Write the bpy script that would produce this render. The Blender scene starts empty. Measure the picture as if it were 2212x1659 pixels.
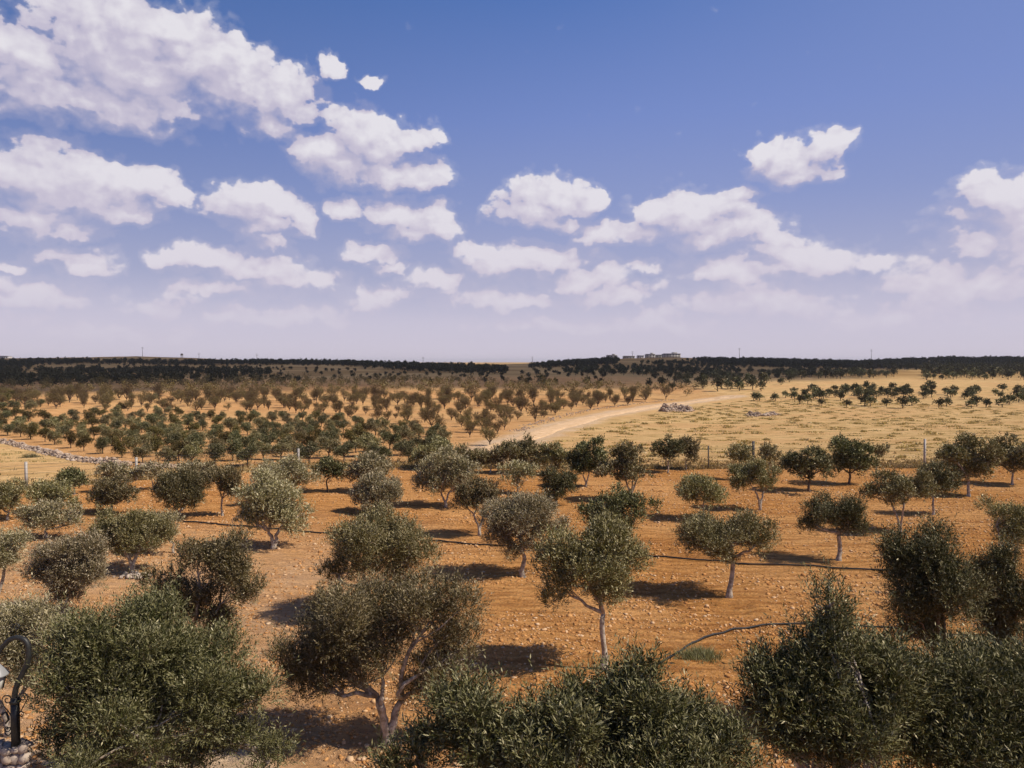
import bpy, math, random
import numpy as np
from mathutils import Vector

# ------------------------------------------------------------------ camera / light / sky
SC = bpy.context.scene
COL = SC.collection
CAMZ = 8.0
F = 1598.5            # focal length in units of a 2212-wide picture
CX, CY = 1106.0, 829.5
PITCH = math.atan((829.5 - 782.0) / F)
cam_d = bpy.data.cameras.new('camera')
cam = bpy.data.objects.new('camera', cam_d)
COL.objects.link(cam)
cam.location = (0, 0, CAMZ)
cam.rotation_euler = (math.radians(90) - PITCH, 0, 0)
cam_d.sensor_width = 36.0
cam_d.lens = 36.0 * F / 2212.0
cam_d.clip_start = 0.1
cam_d.clip_end = 60000
SC.camera = cam
SC.view_settings.view_transform = 'Standard'
SC.view_settings.look = 'None'
SC.view_settings.gamma = 1
SC.view_settings.exposure = 0.0
SC.view_settings.use_curve_mapping = False
SC.cycles.use_denoising = True
SC.cycles.max_bounces = 5
SC.cycles.diffuse_bounces = 2
SC.cycles.transmission_bounces = 3
SC.cycles.glossy_bounces = 2
SC.cycles.sample_clamp_indirect = 4

SUN_EL, SUN_BACK = 48.0, 14.0       # degrees; sun to the right, a little behind the camera
ce, se = math.cos(math.radians(SUN_EL)), math.sin(math.radians(SUN_EL))
sv = Vector((ce * math.cos(math.radians(SUN_BACK)), -ce * math.sin(math.radians(SUN_BACK)), se))
sd = bpy.data.lights.new('sun', 'SUN')
sd.energy = 4.9
sd.angle = math.radians(0.5)
sd.color = (1.0, 0.91, 0.77)
sun = bpy.data.objects.new('sun', sd)
COL.objects.link(sun)
sun.rotation_euler = sv.to_track_quat('Z', 'Y').to_euler()


def d_ray(dx, dy):
    """Direction through a point of the 2212-wide picture."""
    dx = np.asarray(dx, float); dy = np.asarray(dy, float)
    cp, sp = math.cos(PITCH), math.sin(PITCH)
    a = (dx - CX) / F; b = (CY - dy) / F
    X = a; Y = cp + b * sp; Z = -sp + b * cp
    return X, Y, Z


class NT:
    """Small helper for building node trees."""
    def __init__(self, tree):
        self.t = tree; self.n = tree.nodes; self.l = tree.links
    def new(self, typ, **kw):
        nd = self.n.new(typ)
        for k, v in kw.items():
            if k.startswith('i_'):
                key = k[2:]
                key = int(key) if key.isdigit() else key.replace('_', ' ')
                self.put(nd.inputs[key], v)
            else:
                setattr(nd, k, v)
        return nd
    def put(self, sock, v):
        if isinstance(v, bpy.types.NodeSocket):
            self.l.new(v, sock)
        else:
            try: sock.default_value = v
            except Exception: sock.default_value = tuple(v) + (1.0,)
    def math(self, op, a, b=0.0, c=None, clamp=False):
        nd = self.n.new('ShaderNodeMath'); nd.operation = op; nd.use_clamp = clamp
        self.put(nd.inputs[0], a); self.put(nd.inputs[1], b)
        if c is not None: self.put(nd.inputs[2], c)
        return nd.outputs[0]
    def vmath(self, op, a, b=(0, 0, 0), s=None):
        nd = self.n.new('ShaderNodeVectorMath'); nd.operation = op
        self.put(nd.inputs[0], a)
        if s is not None: self.put(nd.inputs['Scale'], s)
        else: self.put(nd.inputs[1], b)
        return nd.outputs[0]
    def mix(self, f, a, b, blend='MIX'):
        nd = self.n.new('ShaderNodeMix'); nd.data_type = 'RGBA'; nd.blend_type = blend
        self.put(nd.inputs[0], f)
        for i, v in ((6, a), (7, b)):
            if isinstance(v, bpy.types.NodeSocket): self.l.new(v, nd.inputs[i])
            else: nd.inputs[i].default_value = (v[0], v[1], v[2], 1)
        return nd.outputs[2]
    def ss(self, x, a, b, lo=0.0, hi=1.0):
        nd = self.n.new('ShaderNodeMapRange'); nd.interpolation_type = 'SMOOTHSTEP'
        self.put(nd.inputs[0], x)
        for i, v in ((1, a), (2, b), (3, lo), (4, hi)): self.put(nd.inputs[i], v)
        return nd.outputs[0]
    def noise(self, vec, scale, detail=2.0, rough=0.5, dist=0.0):
        nd = self.n.new('ShaderNodeTexNoise')
        if vec is not None: self.l.new(vec, nd.inputs['Vector'])
        nd.inputs['Scale'].default_value = scale; nd.inputs['Detail'].default_value = detail
        nd.inputs['Roughness'].default_value = rough; nd.inputs['Distortion'].default_value = dist
        return nd
    def ramp(self, f, stops, interp='LINEAR'):
        nd = self.n.new('ShaderNodeValToRGB'); nd.color_ramp.interpolation = interp
        self.put(nd.inputs[0], f)
        el = nd.color_ramp.elements
        while len(el) < len(stops): el.new(0.5)
        for e, (p, c) in zip(el, stops):
            e.position = p; e.color = (c[0], c[1], c[2], 1)
        return nd.outputs[0]


# clouds: (cx, cy, rx, ry) in the 2212-wide picture, turned into directions
CLOUDS = [
 (230,75,185,85),(55,120,105,62),(85,205,120,50),(280,140,230,105),(400,150,180,88),(520,185,135,78),(620,212,85,72),(610,275,50,34),
 (200,218,170,48),(300,225,120,30),(380,70,90,45),
 (722,155,22,30),(800,188,30,15),
 (790,315,120,58),(700,330,80,42),(885,305,72,34),(830,372,135,36),(735,362,85,36),(910,385,50,20),
 (85,378,165,66),(200,425,160,55),(300,410,105,42),(380,427,50,18),(255,462,90,24),
 (60,472,105,40),(150,493,65,22),
 (565,447,110,46),(640,470,62,38),(575,490,75,32),(575,530,55,22),
 (743,452,38,30),(870,458,110,46),(935,488,66,42),(890,508,62,25),
 (1185,425,115,42),(1140,455,100,36),(1275,428,58,30),(1190,480,90,22),
 (1295,503,85,36),(1500,465,130,62),(1600,490,115,46),(1430,452,60,36),(1602,420,42,28),(1540,525,95,32),(1400,505,85,28),
 (1690,345,68,42),(1785,308,52,40),(1725,370,95,28),(1640,322,46,24),
 (2175,430,100,50),(2230,470,150,62),(2230,540,170,70),
 (145,557,92,26),(200,582,55,20),(12,578,30,14),
 (455,556,112,34),(385,552,85,18),(565,580,115,30),(650,605,120,28),
 (1090,570,130,40),(1190,560,120,32),(1010,540,60,22),(1260,605,120,32),
 (815,555,75,26),(850,590,45,14),(960,612,90,26),(800,657,80,18),
 (1740,562,160,44),(1880,562,62,22),(1600,600,140,45),(1700,520,60,22),
 (90,640,170,32),(380,655,80,32),(1640,660,240,55),(2110,620,220,75),(1960,680,240,45),(1450,700,220,35),(600,690,220,32),(1100,650,190,26),
 (250,715,260,26),(830,640,120,20),(1330,640,150,26),(480,620,120,20),(1180,700,220,22),(30,690,130,24),(1380,590,70,18),
]
w = bpy.data.worlds.new('World'); SC.world = w; w.use_nodes = True
for nd in list(w.node_tree.nodes): w.node_tree.nodes.remove(nd)
W = NT(w.node_tree)

grp = bpy.data.node_groups.new('cloud_field', 'ShaderNodeTree')
grp.interface.new_socket('P', in_out='INPUT', socket_type='NodeSocketVector')
grp.interface.new_socket('F', in_out='OUTPUT', socket_type='NodeSocketFloat')
G = NT(grp)
gi = grp.nodes.new('NodeGroupInput'); go = grp.nodes.new('NodeGroupOutput')
P = gi.outputs[0]
wn = G.noise(P, 9.0, 4.0, 0.55); wn.noise_dimensions = '2D'
wv = G.vmath('SCALE', G.vmath('SUBTRACT', wn.outputs['Color'], (0.5, 0.5, 0.5)), s=0.055)
wn2 = G.noise(P, 34.0, 3.0, 0.6); wn2.noise_dimensions = '2D'
wv2 = G.vmath('SCALE', G.vmath('SUBTRACT', wn2.outputs['Color'], (0.5, 0.5, 0.5)), s=0.020)
PW = G.vmath('ADD', G.vmath('ADD', P, wv), wv2)
acc = None
for (cx, cy, rx, ry) in CLOUDS:
    X, Y, Z = d_ray(cx, cy)
    az = math.atan2(X, Y); el = math.atan2(Z, math.hypot(X, Y))
    g = G.new('ShaderNodeTexGradient', gradient_type='SPHERICAL'); G.l.new(PW, g.inputs[0])
    tm = g.texture_mapping; tm.vector_type = 'TEXTURE'
    tm.translation = (az, el, 0); tm.scale = (rx / F * 1.5, ry / F * 1.6, 1)
    if acc is None: acc = g.outputs[1]
    else:
        nd = G.n.new('ShaderNodeMath'); nd.operation = 'SMOOTH_MAX'
        G.l.new(acc, nd.inputs[0]); G.l.new(g.outputs[1], nd.inputs[1]); nd.inputs[2].default_value = 0.08
        acc = nd.outputs[0]
SQ = G.vmath('MULTIPLY', P, (1.0, 1.5, 1.0))
fb = G.noise(SQ, 26.0, 6.0, 0.58); fb.noise_dimensions = '2D'
vo = G.new('ShaderNodeTexVoronoi', feature='SMOOTH_F1', voronoi_dimensions='2D'); G.l.new(G.vmath('ADD', SQ, wv), vo.inputs['Vector'])
vo.inputs['Scale'].default_value = 34.0; vo.inputs['Detail'].default_value = 1.0; vo.inputs['Smoothness'].default_value = 0.5
bil = G.math('SUBTRACT', 0.45, vo.outputs['Distance'])
acc = G.math('MULTIPLY', acc, 1.18)
tot = G.math('ADD', acc, G.math('MULTIPLY', G.math('SUBTRACT', fb.outputs[0], 0.5), 0.66))
tot = G.math('ADD', tot, G.math('MULTIPLY', bil, 0.30))
G.l.new(tot, go.inputs[0])

tc = W.new('ShaderNodeTexCoord')
sx = W.new('ShaderNodeSeparateXYZ'); W.l.new(tc.outputs['Generated'], sx.inputs[0])
AZ = W.math('ARCTAN2', sx.outputs[0], sx.outputs[1])
EL = W.math('ARCTAN2', sx.outputs[2], W.math('SQRT', W.math('ADD', W.math('POWER', sx.outputs[0], 2.0), W.math('POWER', sx.outputs[1], 2.0))))
cb = W.new('ShaderNodeCombineXYZ'); W.l.new(AZ, cb.inputs[0]); W.l.new(EL, cb.inputs[1])
PV = cb.outputs[0]
def field(vec):
    g = W.new('ShaderNodeGroup'); g.node_tree = grp; W.l.new(vec, g.inputs[0]); return g.outputs[0]
F0 = field(PV)
F1 = field(W.vmath('ADD', PV, (0.010, 0.026, 0)))
ELD = W.math('DIVIDE', W.math('MULTIPLY', EL, 180 / math.pi), 90.0)
skyc = W.ramp(ELD, [(0.0, (6.75, 6.15, 7.3)), (3.0/90, (6.1, 5.65, 7.0)), (6.5/90, (4.1, 4.2, 6.1)), (12/90, (2.75, 3.3, 6.0)),
                    (18/90, (1.9, 2.7, 6.0)), (26/90, (0.95, 1.9, 5.0)), (45/90, (0.20, 0.55, 1.8)), (1.0, (0.12, 0.34, 1.2))])
lf = W.math('MULTIPLY', W.ss(AZ, 0.25, -0.75), W.ss(EL, 0.02, 0.42))
skyc = W.mix(W.math('MULTIPLY', lf, 0.55), skyc, (0.35, 1.05, 2.9))
rt = W.math('MULTIPLY', W.ss(AZ, 0.0, 0.7), W.ss(EL, 0.1, 0.45))
skyc = W.mix(W.math('MULTIPLY', rt, 0.5), skyc, (2.4, 3.1, 6.2))
nis = W.new('ShaderNodeTexSky', sky_type='NISHITA', sun_disc=False, sun_elevation=math.radians(SUN_EL),
            sun_rotation=math.radians(90 + SUN_BACK), altitude=700.0, air_density=1.0, dust_density=0.6)
skyc = W.mix(0.10, skyc, W.mix(1.0, nis.outputs[0], (0.75, 0.75, 0.85), 'MULTIPLY'))
thr = 0.37
gy = W.math('SUBTRACT', F0, F1)
soft = W.ss(gy, 0.06, -0.16)
alpha = W.ss(F0, W.math('SUBTRACT', thr, W.math('MULTIPLY', soft, 0.10)), W.math('ADD', W.math('ADD', thr + 0.13, W.math('MULTIPLY', W.ss(EL, 0.24, 0.06), 0.25)), W.math('MULTIPLY', soft, 0.45)))
thin = W.math('MULTIPLY', W.ss(F0, thr - 0.16, thr + 0.06), 0.20)
alpha = W.math('MAXIMUM', alpha, thin)
lit = W.math('ADD', W.math('MULTIPLY', gy, 1.05), 0.30, clamp=True)
cloudc = W.ramp(lit, [(0.0, (4.9, 4.6, 6.0)), (0.35, (5.9, 5.45, 6.6)), (0.62, (7.2, 6.8, 7.5)), (0.9, (8.2, 7.9, 8.3))])
hz = W.ss(EL, 0.30, 0.01)
cloudc = W.mix(W.math('MULTIPLY', hz, 0.72), cloudc, (6.6, 6.0, 7.05))
alpha = W.math('MULTIPLY', alpha, W.ss(EL, 0.02, 0.10, 0.25, 0.93))
skyc = W.mix(alpha, skyc, cloudc)
bg = W.new('ShaderNodeBackground'); W.l.new(skyc, bg.inputs[0]); bg.inputs[1].default_value = 0.1
wo = W.new('ShaderNodeOutputWorld'); W.l.new(bg.outputs[0], wo.inputs[0])
w.cycles.sampling_method = 'MANUAL'; w.cycles.sample_map_resolution = 512

# ------------------------------------------------------------------ numeric helpers
def rng_(seed): return np.random.default_rng(seed)

def vnoise(x, y, seed=0):
    """2-D value noise in 0..1."""
    x = np.asarray(x, float); y = np.asarray(y, float)
    xi = np.floor(x).astype(np.int64); yi = np.floor(y).astype(np.int64)
    fx = x - xi; fy = y - yi
    fx = fx * fx * (3 - 2 * fx); fy = fy * fy * (3 - 2 * fy)
    def hsh(a, b):
        h = (a * 374761393 + b * 668265263 + seed * 1442695041) & 0xFFFFFFFF
        h = ((h ^ (h >> 13)) * 1274126177) & 0xFFFFFFFF
        h = h ^ (h >> 16)
        return (h & 0xFFFF) / 65535.0
    a = hsh(xi, yi); b = hsh(xi + 1, yi); c = hsh(xi, yi + 1); d = hsh(xi + 1, yi + 1)
    return (a * (1 - fx) + b * fx) * (1 - fy) + (c * (1 - fx) + d * fx) * fy

def fbm(x, y, seed=0, oct=4):
    s = 0; a = 0.5; t = 0
    for k in range(oct):
        s = s + a * vnoise(x * 2**k, y * 2**k, seed + k); t += a; a *= 0.5
    return s / t

def sstep(x, a, b):
    t = np.clip((np.asarray(x, float) - a) / (b - a), 0, 1); return t * t * (3 - 2 * t)

# ------------------------------------------------------------------ the terrain as a function
PY = [-50, 0, 58, 90, 140, 200, 255, 320, 450, 600]
PZ = [0, 0, 0, -1.5, -2.5, -2.3, -0.4, 0.9, 2.4, 4.2]
RIDGE = [(-900,778),(0,775),(130,773),(300,770),(400,773),(520,779),(620,778),(760,783),(860,787),(980,789),(1100,787),(1180,784),
         (1300,778),(1330,775),(1460,772),(1600,776),(1700,779),(1850,784),(1950,779),(2060,772),(2212,775),(3200,778)]
RX = np.array([(a - CX) / F for a, b in RIDGE]); RD = np.array([b for a, b in RIDGE], float)

def hgt(x, y, fine=True):
    x = np.asarray(x, float); y = np.asarray(y, float)
    r = np.hypot(x, y)
    yy = np.where(y > 0, y, 0)
    z = np.interp(yy, PY, PZ)
    u = x / np.maximum(yy, 1.0)
    ztop = CAMZ + (782 - np.interp(u, RX, RD)) / F * 920.0
    s = sstep(yy, 380, 930)
    z = z * (1 - s) + ztop * s
    s2 = sstep(yy, 1000, 2000)
    z = z * (1 - s2) + (3.0 + 3.5 * fbm(x / 600.0, y / 900.0, 77, 2)) * s2
    z = z + 2.2 * (fbm(x / 120.0, y / 90.0, 5, 3) - 0.5) * sstep(yy, 200, 330) * (1 - sstep(yy, 700, 900))
    z = z + 1.0 * (fbm(x / 45.0, y / 45.0, 15, 2) - 0.5) * sstep(r, 58, 100)
    z = z + 0.28 * (fbm(x / 9.0, y / 7.0, 25, 2) - 0.5) * sstep(r, 6, 25)
    # a low bank on the far right of the orchard
    if fine:
        k = np.clip(1.6 - r / 45.0, 0, 1)
        z = z + k * 0.16 * (fbm(x / 0.9, y / 0.45, 3, 3) - 0.5)
    return z

TS = np.exp(np.linspace(math.log(6.0), math.log(7000.0), 2600))
def gnd(dx, dy):
    """Where the line of sight through (dx, dy) first meets the terrain."""
    dx = np.atleast_1d(np.asarray(dx, float)); dy = np.atleast_1d(np.asarray(dy, float))
    X, Y, Z = d_ray(dx, dy)
    out = np.full((len(dx), 3), np.nan)
    for i in range(len(dx)):
        px = X[i] / Y[i] * TS; pz = CAMZ + Z[i] / Y[i] * TS
        d = pz - hgt(px, TS, False)
        k = np.argmax(d < 0)
        if d[k] >= 0: continue
        t = TS[k] if k == 0 else TS[k-1] + (TS[k] - TS[k-1]) * d[k-1] / (d[k-1] - d[k])
        out[i] = (X[i] / Y[i] * t, t, hgt(X[i] / Y[i] * t, t, True))
    return out

def g1(dx, dy):
    return Vector(gnd(dx, dy)[0])

def inpoly(x, y, poly):
    x = np.asarray(x); y = np.asarray(y); c_ = np.zeros(x.shape, bool); n_ = len(poly)
    for i in range(n_):
        x1, y1 = poly[i]; x2, y2 = poly[(i + 1) % n_]
        cond = ((y1 > y) != (y2 > y)) & (x < (x2 - x1) * (y - y1) / (y2 - y1 + 1e-12) + x1)
        c_ ^= cond
    return c_

# ------------------------------------------------------------------ mesh / object helpers
def mk_mesh(name, verts, quads=None, tris=None, mat=None, smooth=False):
    me = bpy.data.meshes.new(name)
    verts = np.asarray(verts, np.float32)
    nq = 0 if quads is None else len(quads); nt = 0 if tris is None else len(tris)
    me.vertices.add(len(verts)); me.vertices.foreach_set('co', verts.ravel())
    loops = []
    if nq: loops.append(np.asarray(quads, np.int32).ravel())
    if nt: loops.append(np.asarray(tris, np.int32).ravel())
    li = np.concatenate(loops)
    me.loops.add(len(li)); me.loops.foreach_set('vertex_index', li)
    me.polygons.add(nq + nt)
    st = np.concatenate([np.arange(nq) * 4, nq * 4 + np.arange(nt) * 3]).astype(np.int32)
    me.polygons.foreach_set('loop_start', st)
    if smooth: me.polygons.foreach_set('use_smooth', np.ones(nq + nt, bool))
    me.update(calc_edges=True)
    if mat: me.materials.append(mat)
    return me

def link(name, me, parent=None, loc=None):
    o = bpy.data.objects.new(name, me); COL.objects.link(o)
    if parent: o.parent = parent
    if loc is not None: o.location = loc
    return o

def tag(o, label=None, cat=None, group=None, kind=None):
    if label: o['label'] = label
    if cat: o['category'] = cat
    if group: o['group'] = group
    if kind: o['kind'] = kind
    return o

class MB:
    """Collects boxes and tubes into one mesh."""
    def __init__(self): self.v = []; self.q = []; self.t = []; self.n = 0
    def add(self, v, q=(), t=()):
        v = np.asarray(v, float).reshape(-1, 3)
        self.v.append(v)
        self.q += [[a + self.n for a in f] for f in q]; self.t += [[a + self.n for a in f] for f in t]
        self.n += len(v)
    def box(self, c, s, rz=0.0):
        c = np.array(c, float); s = np.array(s, float) / 2
        p = np.array([[a, b, d] for a in (-1, 1) for b in (-1, 1) for d in (-1, 1)]) * s
        R = np.array([[math.cos(rz), -math.sin(rz), 0], [math.sin(rz), math.cos(rz), 0], [0, 0, 1]])
        self.add(p @ R.T + c, [[0,1,3,2],[4,6,7,5],[0,4,5,1],[2,3,7,6],[0,2,6,4],[1,5,7,3]])
    def tube(self, pts, rad, n=8, cap=True, gnarl=0.0, seed=0):
        pts = np.asarray(pts, float); m = len(pts)
        rad = np.broadcast_to(np.asarray(rad, float), (m,))
        T = np.gradient(pts, axis=0); T /= np.maximum(np.linalg.norm(T, axis=1), 1e-9)[:, None]
        ref = np.array([0.13, 0.97, 0.2]) if abs(T[0, 1]) < 0.8 else np.array([1.0, 0.1, 0.1])
        V = []
        a = np.linspace(0, 2 * math.pi, n, endpoint=False)
        rg = rng_(seed)
        for i in range(m):
            u = np.cross(T[i], ref); u /= np.linalg.norm(u); w_ = np.cross(T[i], u)
            rr = rad[i] * (1 + gnarl * (rg.random(n) - 0.5))
            V.append(pts[i] + rr[:, None] * (np.cos(a)[:, None] * u + np.sin(a)[:, None] * w_))
        V = np.concatenate(V)
        q = []
        for i in range(m - 1):
            for k in range(n):
                q.append([i*n + k, i*n + (k+1) % n, (i+1)*n + (k+1) % n, (i+1)*n + k])
        t = []
        if cap:
            V = np.concatenate([V, pts[:1], pts[-1:]])
            for k in range(n):
                t.append([m*n, (k+1) % n, k]); t.append([m*n + 1, (m-1)*n + k, (m-1)*n + (k+1) % n])
        self.add(V, q, t)
    def mesh(self, name, mat, smooth=False):
        return mk_mesh(name, np.concatenate(self.v), self.q, self.t, mat, smooth)

# ------------------------------------------------------------------ materials
def mat_new(name):
    m = bpy.data.materials.new(name); m.use_nodes = True
    for nd in list(m.node_tree.nodes): m.node_tree.nodes.remove(nd)
    return m, NT(m.node_tree)

def simple_mat(name, col, rough=0.8, var=0.25, scale=3.0, metal=0.0, bump=0.0, spec=0.3, col2=None):
    m, N = mat_new(name)
    tcn = N.new('ShaderNodeTexCoord')
    nz = N.noise(tcn.outputs['Object'], scale, 5.0, 0.6)
    c2 = col2 if col2 else tuple(c * (1 - var) for c in col)
    c = N.mix(N.ss(nz.outputs[0], 0.35, 0.65), col, c2)
    p = N.new('ShaderNodeBsdfPrincipled'); N.l.new(c, p.inputs['Base Color'])
    p.inputs['Roughness'].default_value = rough; p.inputs['Metallic'].default_value = metal
    p.inputs['Specular IOR Level'].default_value = spec
    if bump:
        b = N.new('ShaderNodeBump'); b.inputs['Strength'].default_value = 1.0; b.inputs['Distance'].default_value = bump
        N.l.new(nz.outputs[0], b.inputs['Height']); N.l.new(b.outputs[0], p.inputs['Normal'])
    o = N.new('ShaderNodeOutputMaterial'); N.l.new(p.outputs[0], o.inputs[0])
    return m

def leaf_mat(name, top, under, trans=0.25, spread=0.32, gloss=0.035):
    m, N = mat_new(name)
    ge = N.new('ShaderNodeNewGeometry')
    ri = ge.outputs['Random Per Island']
    oi = N.new('ShaderNodeObjectInfo')
    base = N.mix(ge.outputs['Backfacing'], top, under)
    k = N.math('ADD', N.math('MULTIPLY', ri, spread * 2), 1.0 - spread)
    k2 = N.math('ADD', N.math('MULTIPLY', oi.outputs['Random'], 0.45), 0.8)
    hs = N.new('ShaderNodeHueSaturation'); N.l.new(base, hs.inputs['Color'])
    N.l.new(N.math('MULTIPLY', k, k2), hs.inputs['Value'])
    N.l.new(N.math('ADD', N.math('MULTIPLY', oi.outputs['Random'], 0.03), 0.485), hs.inputs['Hue'])
    N.l.new(N.math('ADD', N.math('MULTIPLY', ri, -0.4), 1.15), hs.inputs['Saturation'])
    d = N.new('ShaderNodeBsdfDiffuse'); N.l.new(hs.outputs[0], d.inputs[0])
    t = N.new('ShaderNodeBsdfTranslucent'); N.l.new(hs.outputs[0], t.inputs[0])
    mx = N.new('ShaderNodeMixShader'); mx.inputs[0].default_value = trans
    N.l.new(d.outputs[0], mx.inputs[1]); N.l.new(t.outputs[0], mx.inputs[2])
    g = N.new('ShaderNodeBsdfGlossy'); g.inputs['Roughness'].default_value = 0.42; g.inputs[0].default_value = (1.0, 0.88, 0.68, 1)
    m2 = N.new('ShaderNodeMixShader'); m2.inputs[0].default_value = gloss
    N.l.new(mx.outputs[0], m2.inputs[1]); N.l.new(g.outputs[0], m2.inputs[2])
    o = N.new('ShaderNodeOutputMaterial'); N.l.new(m2.outputs[0], o.inputs[0])
    return m

M_LEAF = leaf_mat('olive_leaf', (0.110, 0.096, 0.026), (0.29, 0.24, 0.11), 0.14)
M_SILV = leaf_mat('silvery_olive_leaf', (0.190, 0.165, 0.068), (0.42, 0.35, 0.20), 0.16)
M_NEAR = leaf_mat('near_olive_leaf', (0.047, 0.053, 0.013), (0.18, 0.165, 0.068), 0.12, 0.38, 0.04)
M_FARL = leaf_mat('far_olive_leaf', (0.085, 0.070, 0.018), (0.17, 0.13, 0.045), 0.1, 0.4, 0.0)
M_DARK = leaf_mat('dark_evergreen_leaf', (0.068, 0.066, 0.030), (0.09, 0.085, 0.038), 0.1, 0.4, 0.0)
M_BROWN = leaf_mat('sparse_brown_leaf', (0.135, 0.092, 0.034), (0.18, 0.125, 0.048), 0.2, 0.5, 0.0)
M_STRAW = leaf_mat('straw_blade', (0.40, 0.29, 0.11), (0.34, 0.25, 0.09), 0.2, 0.35, 0.0)
M_WEED = leaf_mat('green_weed_leaf', (0.22, 0.20, 0.085), (0.28, 0.25, 0.12), 0.2, 0.4, 0.0)
M_BARK = simple_mat('pale_bark', (0.52, 0.45, 0.37), 0.9, 0.5, 9.0, bump=0.02, col2=(0.24, 0.185, 0.135))
M_BARKD = simple_mat('brown_bark', (0.16, 0.11, 0.075), 0.9, 0.4, 6.0)
M_HOSE = simple_mat('black_hose', (0.03, 0.03, 0.032), 0.6, 0.3, 2.0)
M_IRON = simple_mat('wrought_iron', (0.035, 0.036, 0.035), 0.5, 0.4, 8.0, metal=0.3, spec=0.5)
M_CONC = simple_mat('pale_concrete', (0.50, 0.46, 0.41), 0.9, 0.25, 5.0)
M_STEEL = simple_mat('dark_steel', (0.10, 0.09, 0.085), 0.7, 0.3, 5.0)
M_STONE = simple_mat('pale_limestone', (0.52, 0.42, 0.34), 0.95, 0.4, 2.5, bump=0.03, col2=(0.34, 0.27, 0.215))
M_WHITE = simple_mat('white_render', (0.66, 0.62, 0.58), 0.9, 0.2, 0.3)
M_PALE = simple_mat('weathered_render', (0.42, 0.40, 0.37), 0.9, 0.3, 0.3)
M_GREY = simple_mat('grey_render', (0.32, 0.31, 0.30), 0.9, 0.2, 0.3)
M_ROOF = simple_mat('flat_roof', (0.30, 0.27, 0.25), 0.9, 0.2, 0.5)
M_GLASSD = simple_mat('dark_window', (0.03, 0.035, 0.04), 0.3, 0.2, 1.0)
M_LAMPW = simple_mat('white_enamel', (0.3, 0.3, 0.3), 0.35, 0.08, 4.0, spec=0.5)

def stone_mat(name, cols):
    m, N = mat_new(name)
    ge = N.new('ShaderNodeNewGeometry')
    n_ = len(cols)
    c = N.ramp(ge.outputs['Random Per Island'], [(i / (n_ - 1), c) for i, c in enumerate(cols)])
    tcn = N.new('ShaderNodeTexCoord')
    nz = N.noise(tcn.outputs['Object'], 14.0, 4.0, 0.6)
    c = N.mix(N.math('MULTIPLY', nz.outputs[0], 0.6), c, (0.25, 0.17, 0.11))
    p = N.new('ShaderNodeBsdfDiffuse'); N.l.new(c, p.inputs[0])
    o = N.new('ShaderNodeOutputMaterial'); N.l.new(p.outputs[0], o.inputs[0])
    return m
M_RUBBLE = stone_mat('rubble_stone', [(0.55, 0.42, 0.33), (0.40, 0.29, 0.21), (0.66, 0.54, 0.44), (0.34, 0.24, 0.17), (0.60, 0.44, 0.32)])
M_CLOD = stone_mat('soil_clods_and_stones', [(0.66, 0.32, 0.10), (0.48, 0.20, 0.055), (0.74, 0.38, 0.13), (0.82, 0.58, 0.36), (0.60, 0.28, 0.085), (0.5, 0.22, 0.06)])

# ------------------------------------------------------------------ ground
FENCE_D = [(-160,1078),(0,1062),(57,1055),(295,1037),(487,1022),(645,1012),(900,1010),(1200,1012),(1530,1012),(1745,1010),(1997,1010),(2300,1006)]
FW = gnd([a for a, b in FENCE_D], [b for a, b in FENCE_D])
def fence_y(x): return np.interp(x, FW[:, 0], FW[:, 1])
WALL_D = [(-260,920),(-120,935),(0,953),(60,968),(130,985),(190,1000),(240,1009),(330,1011),(430,1010),(540,1009)]
WW = gnd([a for a, b in WALL_D], [b for a, b in WALL_D])
def wall_y(x):
    return np.interp(x, WW[:, 0], WW[:, 1])
ROAD_D = [(1000,1000),(1040,982),(1090,962),(1140,945),(1195,925),(1260,907),(1330,892),(1400,880),(1470,871),(1530,863),(1600,853)]
RW = gnd([a for a, b in ROAD_D], [b for a, b in ROAD_D])
def dense(P3, step=1.0):
    P3 = np.asarray(P3, float); seg = np.linalg.norm(np.diff(P3[:, :2], axis=0), axis=1)
    s = np.concatenate([[0], np.cumsum(seg)]); t = np.arange(0, s[-1], step)
    q = np.stack([np.interp(t, s, P3[:, i]) for i in range(P3.shape[1])], 1)
    k = 7
    pad = np.concatenate([np.repeat(q[:1], k, 0), q, np.repeat(q[-1:], k, 0)])
    ker = np.ones(2*k+1) / (2*k+1)
    return np.stack([np.convolve(pad[:, i], ker, 'valid') for i in range(q.shape[1])], 1)
ROAD = dense(RW, 1.5)

def road_dist(x, y):
    d = np.full(np.shape(x), 1e9)
    for i in range(0, len(ROAD), 2):
        d = np.minimum(d, np.hypot(x - ROAD[i, 0], y - ROAD[i, 1]))
    return d

# polar sheet, finest in front of the camera
rad = np.concatenate([[0.6], np.exp(np.linspace(math.log(2.0), math.log(9.0), 30, endpoint=False)),
                      np.exp(np.linspace(math.log(9.0), math.log(320.0), 470, endpoint=False)),
                      np.exp(np.linspace(math.log(320.0), math.log(1400.0), 170, endpoint=False)),
                      np.exp(np.linspace(math.log(1400.0), math.log(9000.0), 50))])
ang = np.concatenate([np.radians(np.linspace(-180, -46, 60, endpoint=False)), np.radians(np.linspace(-46, 46, 560, endpoint=False)),
                      np.radians(np.linspace(46, 180, 60, endpoint=False))])
RR, AA = np.meshgrid(rad, ang, indexing='ij')
GX = RR * np.sin(AA); GY = RR * np.cos(AA)
GZ = hgt(GX, GY)
nr, na = RR.shape
gv = np.stack([GX.ravel(), GY.ravel(), GZ.ravel()], 1)
idx = np.arange(nr * na).reshape(nr, na)
a_ = idx[:-1, :]; b_ = idx[1:, :]
quads = np.stack([a_, b_, np.roll(b_, -1, 1), np.roll(a_, -1, 1)], -1).reshape(-1, 4)[:, ::-1]
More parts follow.
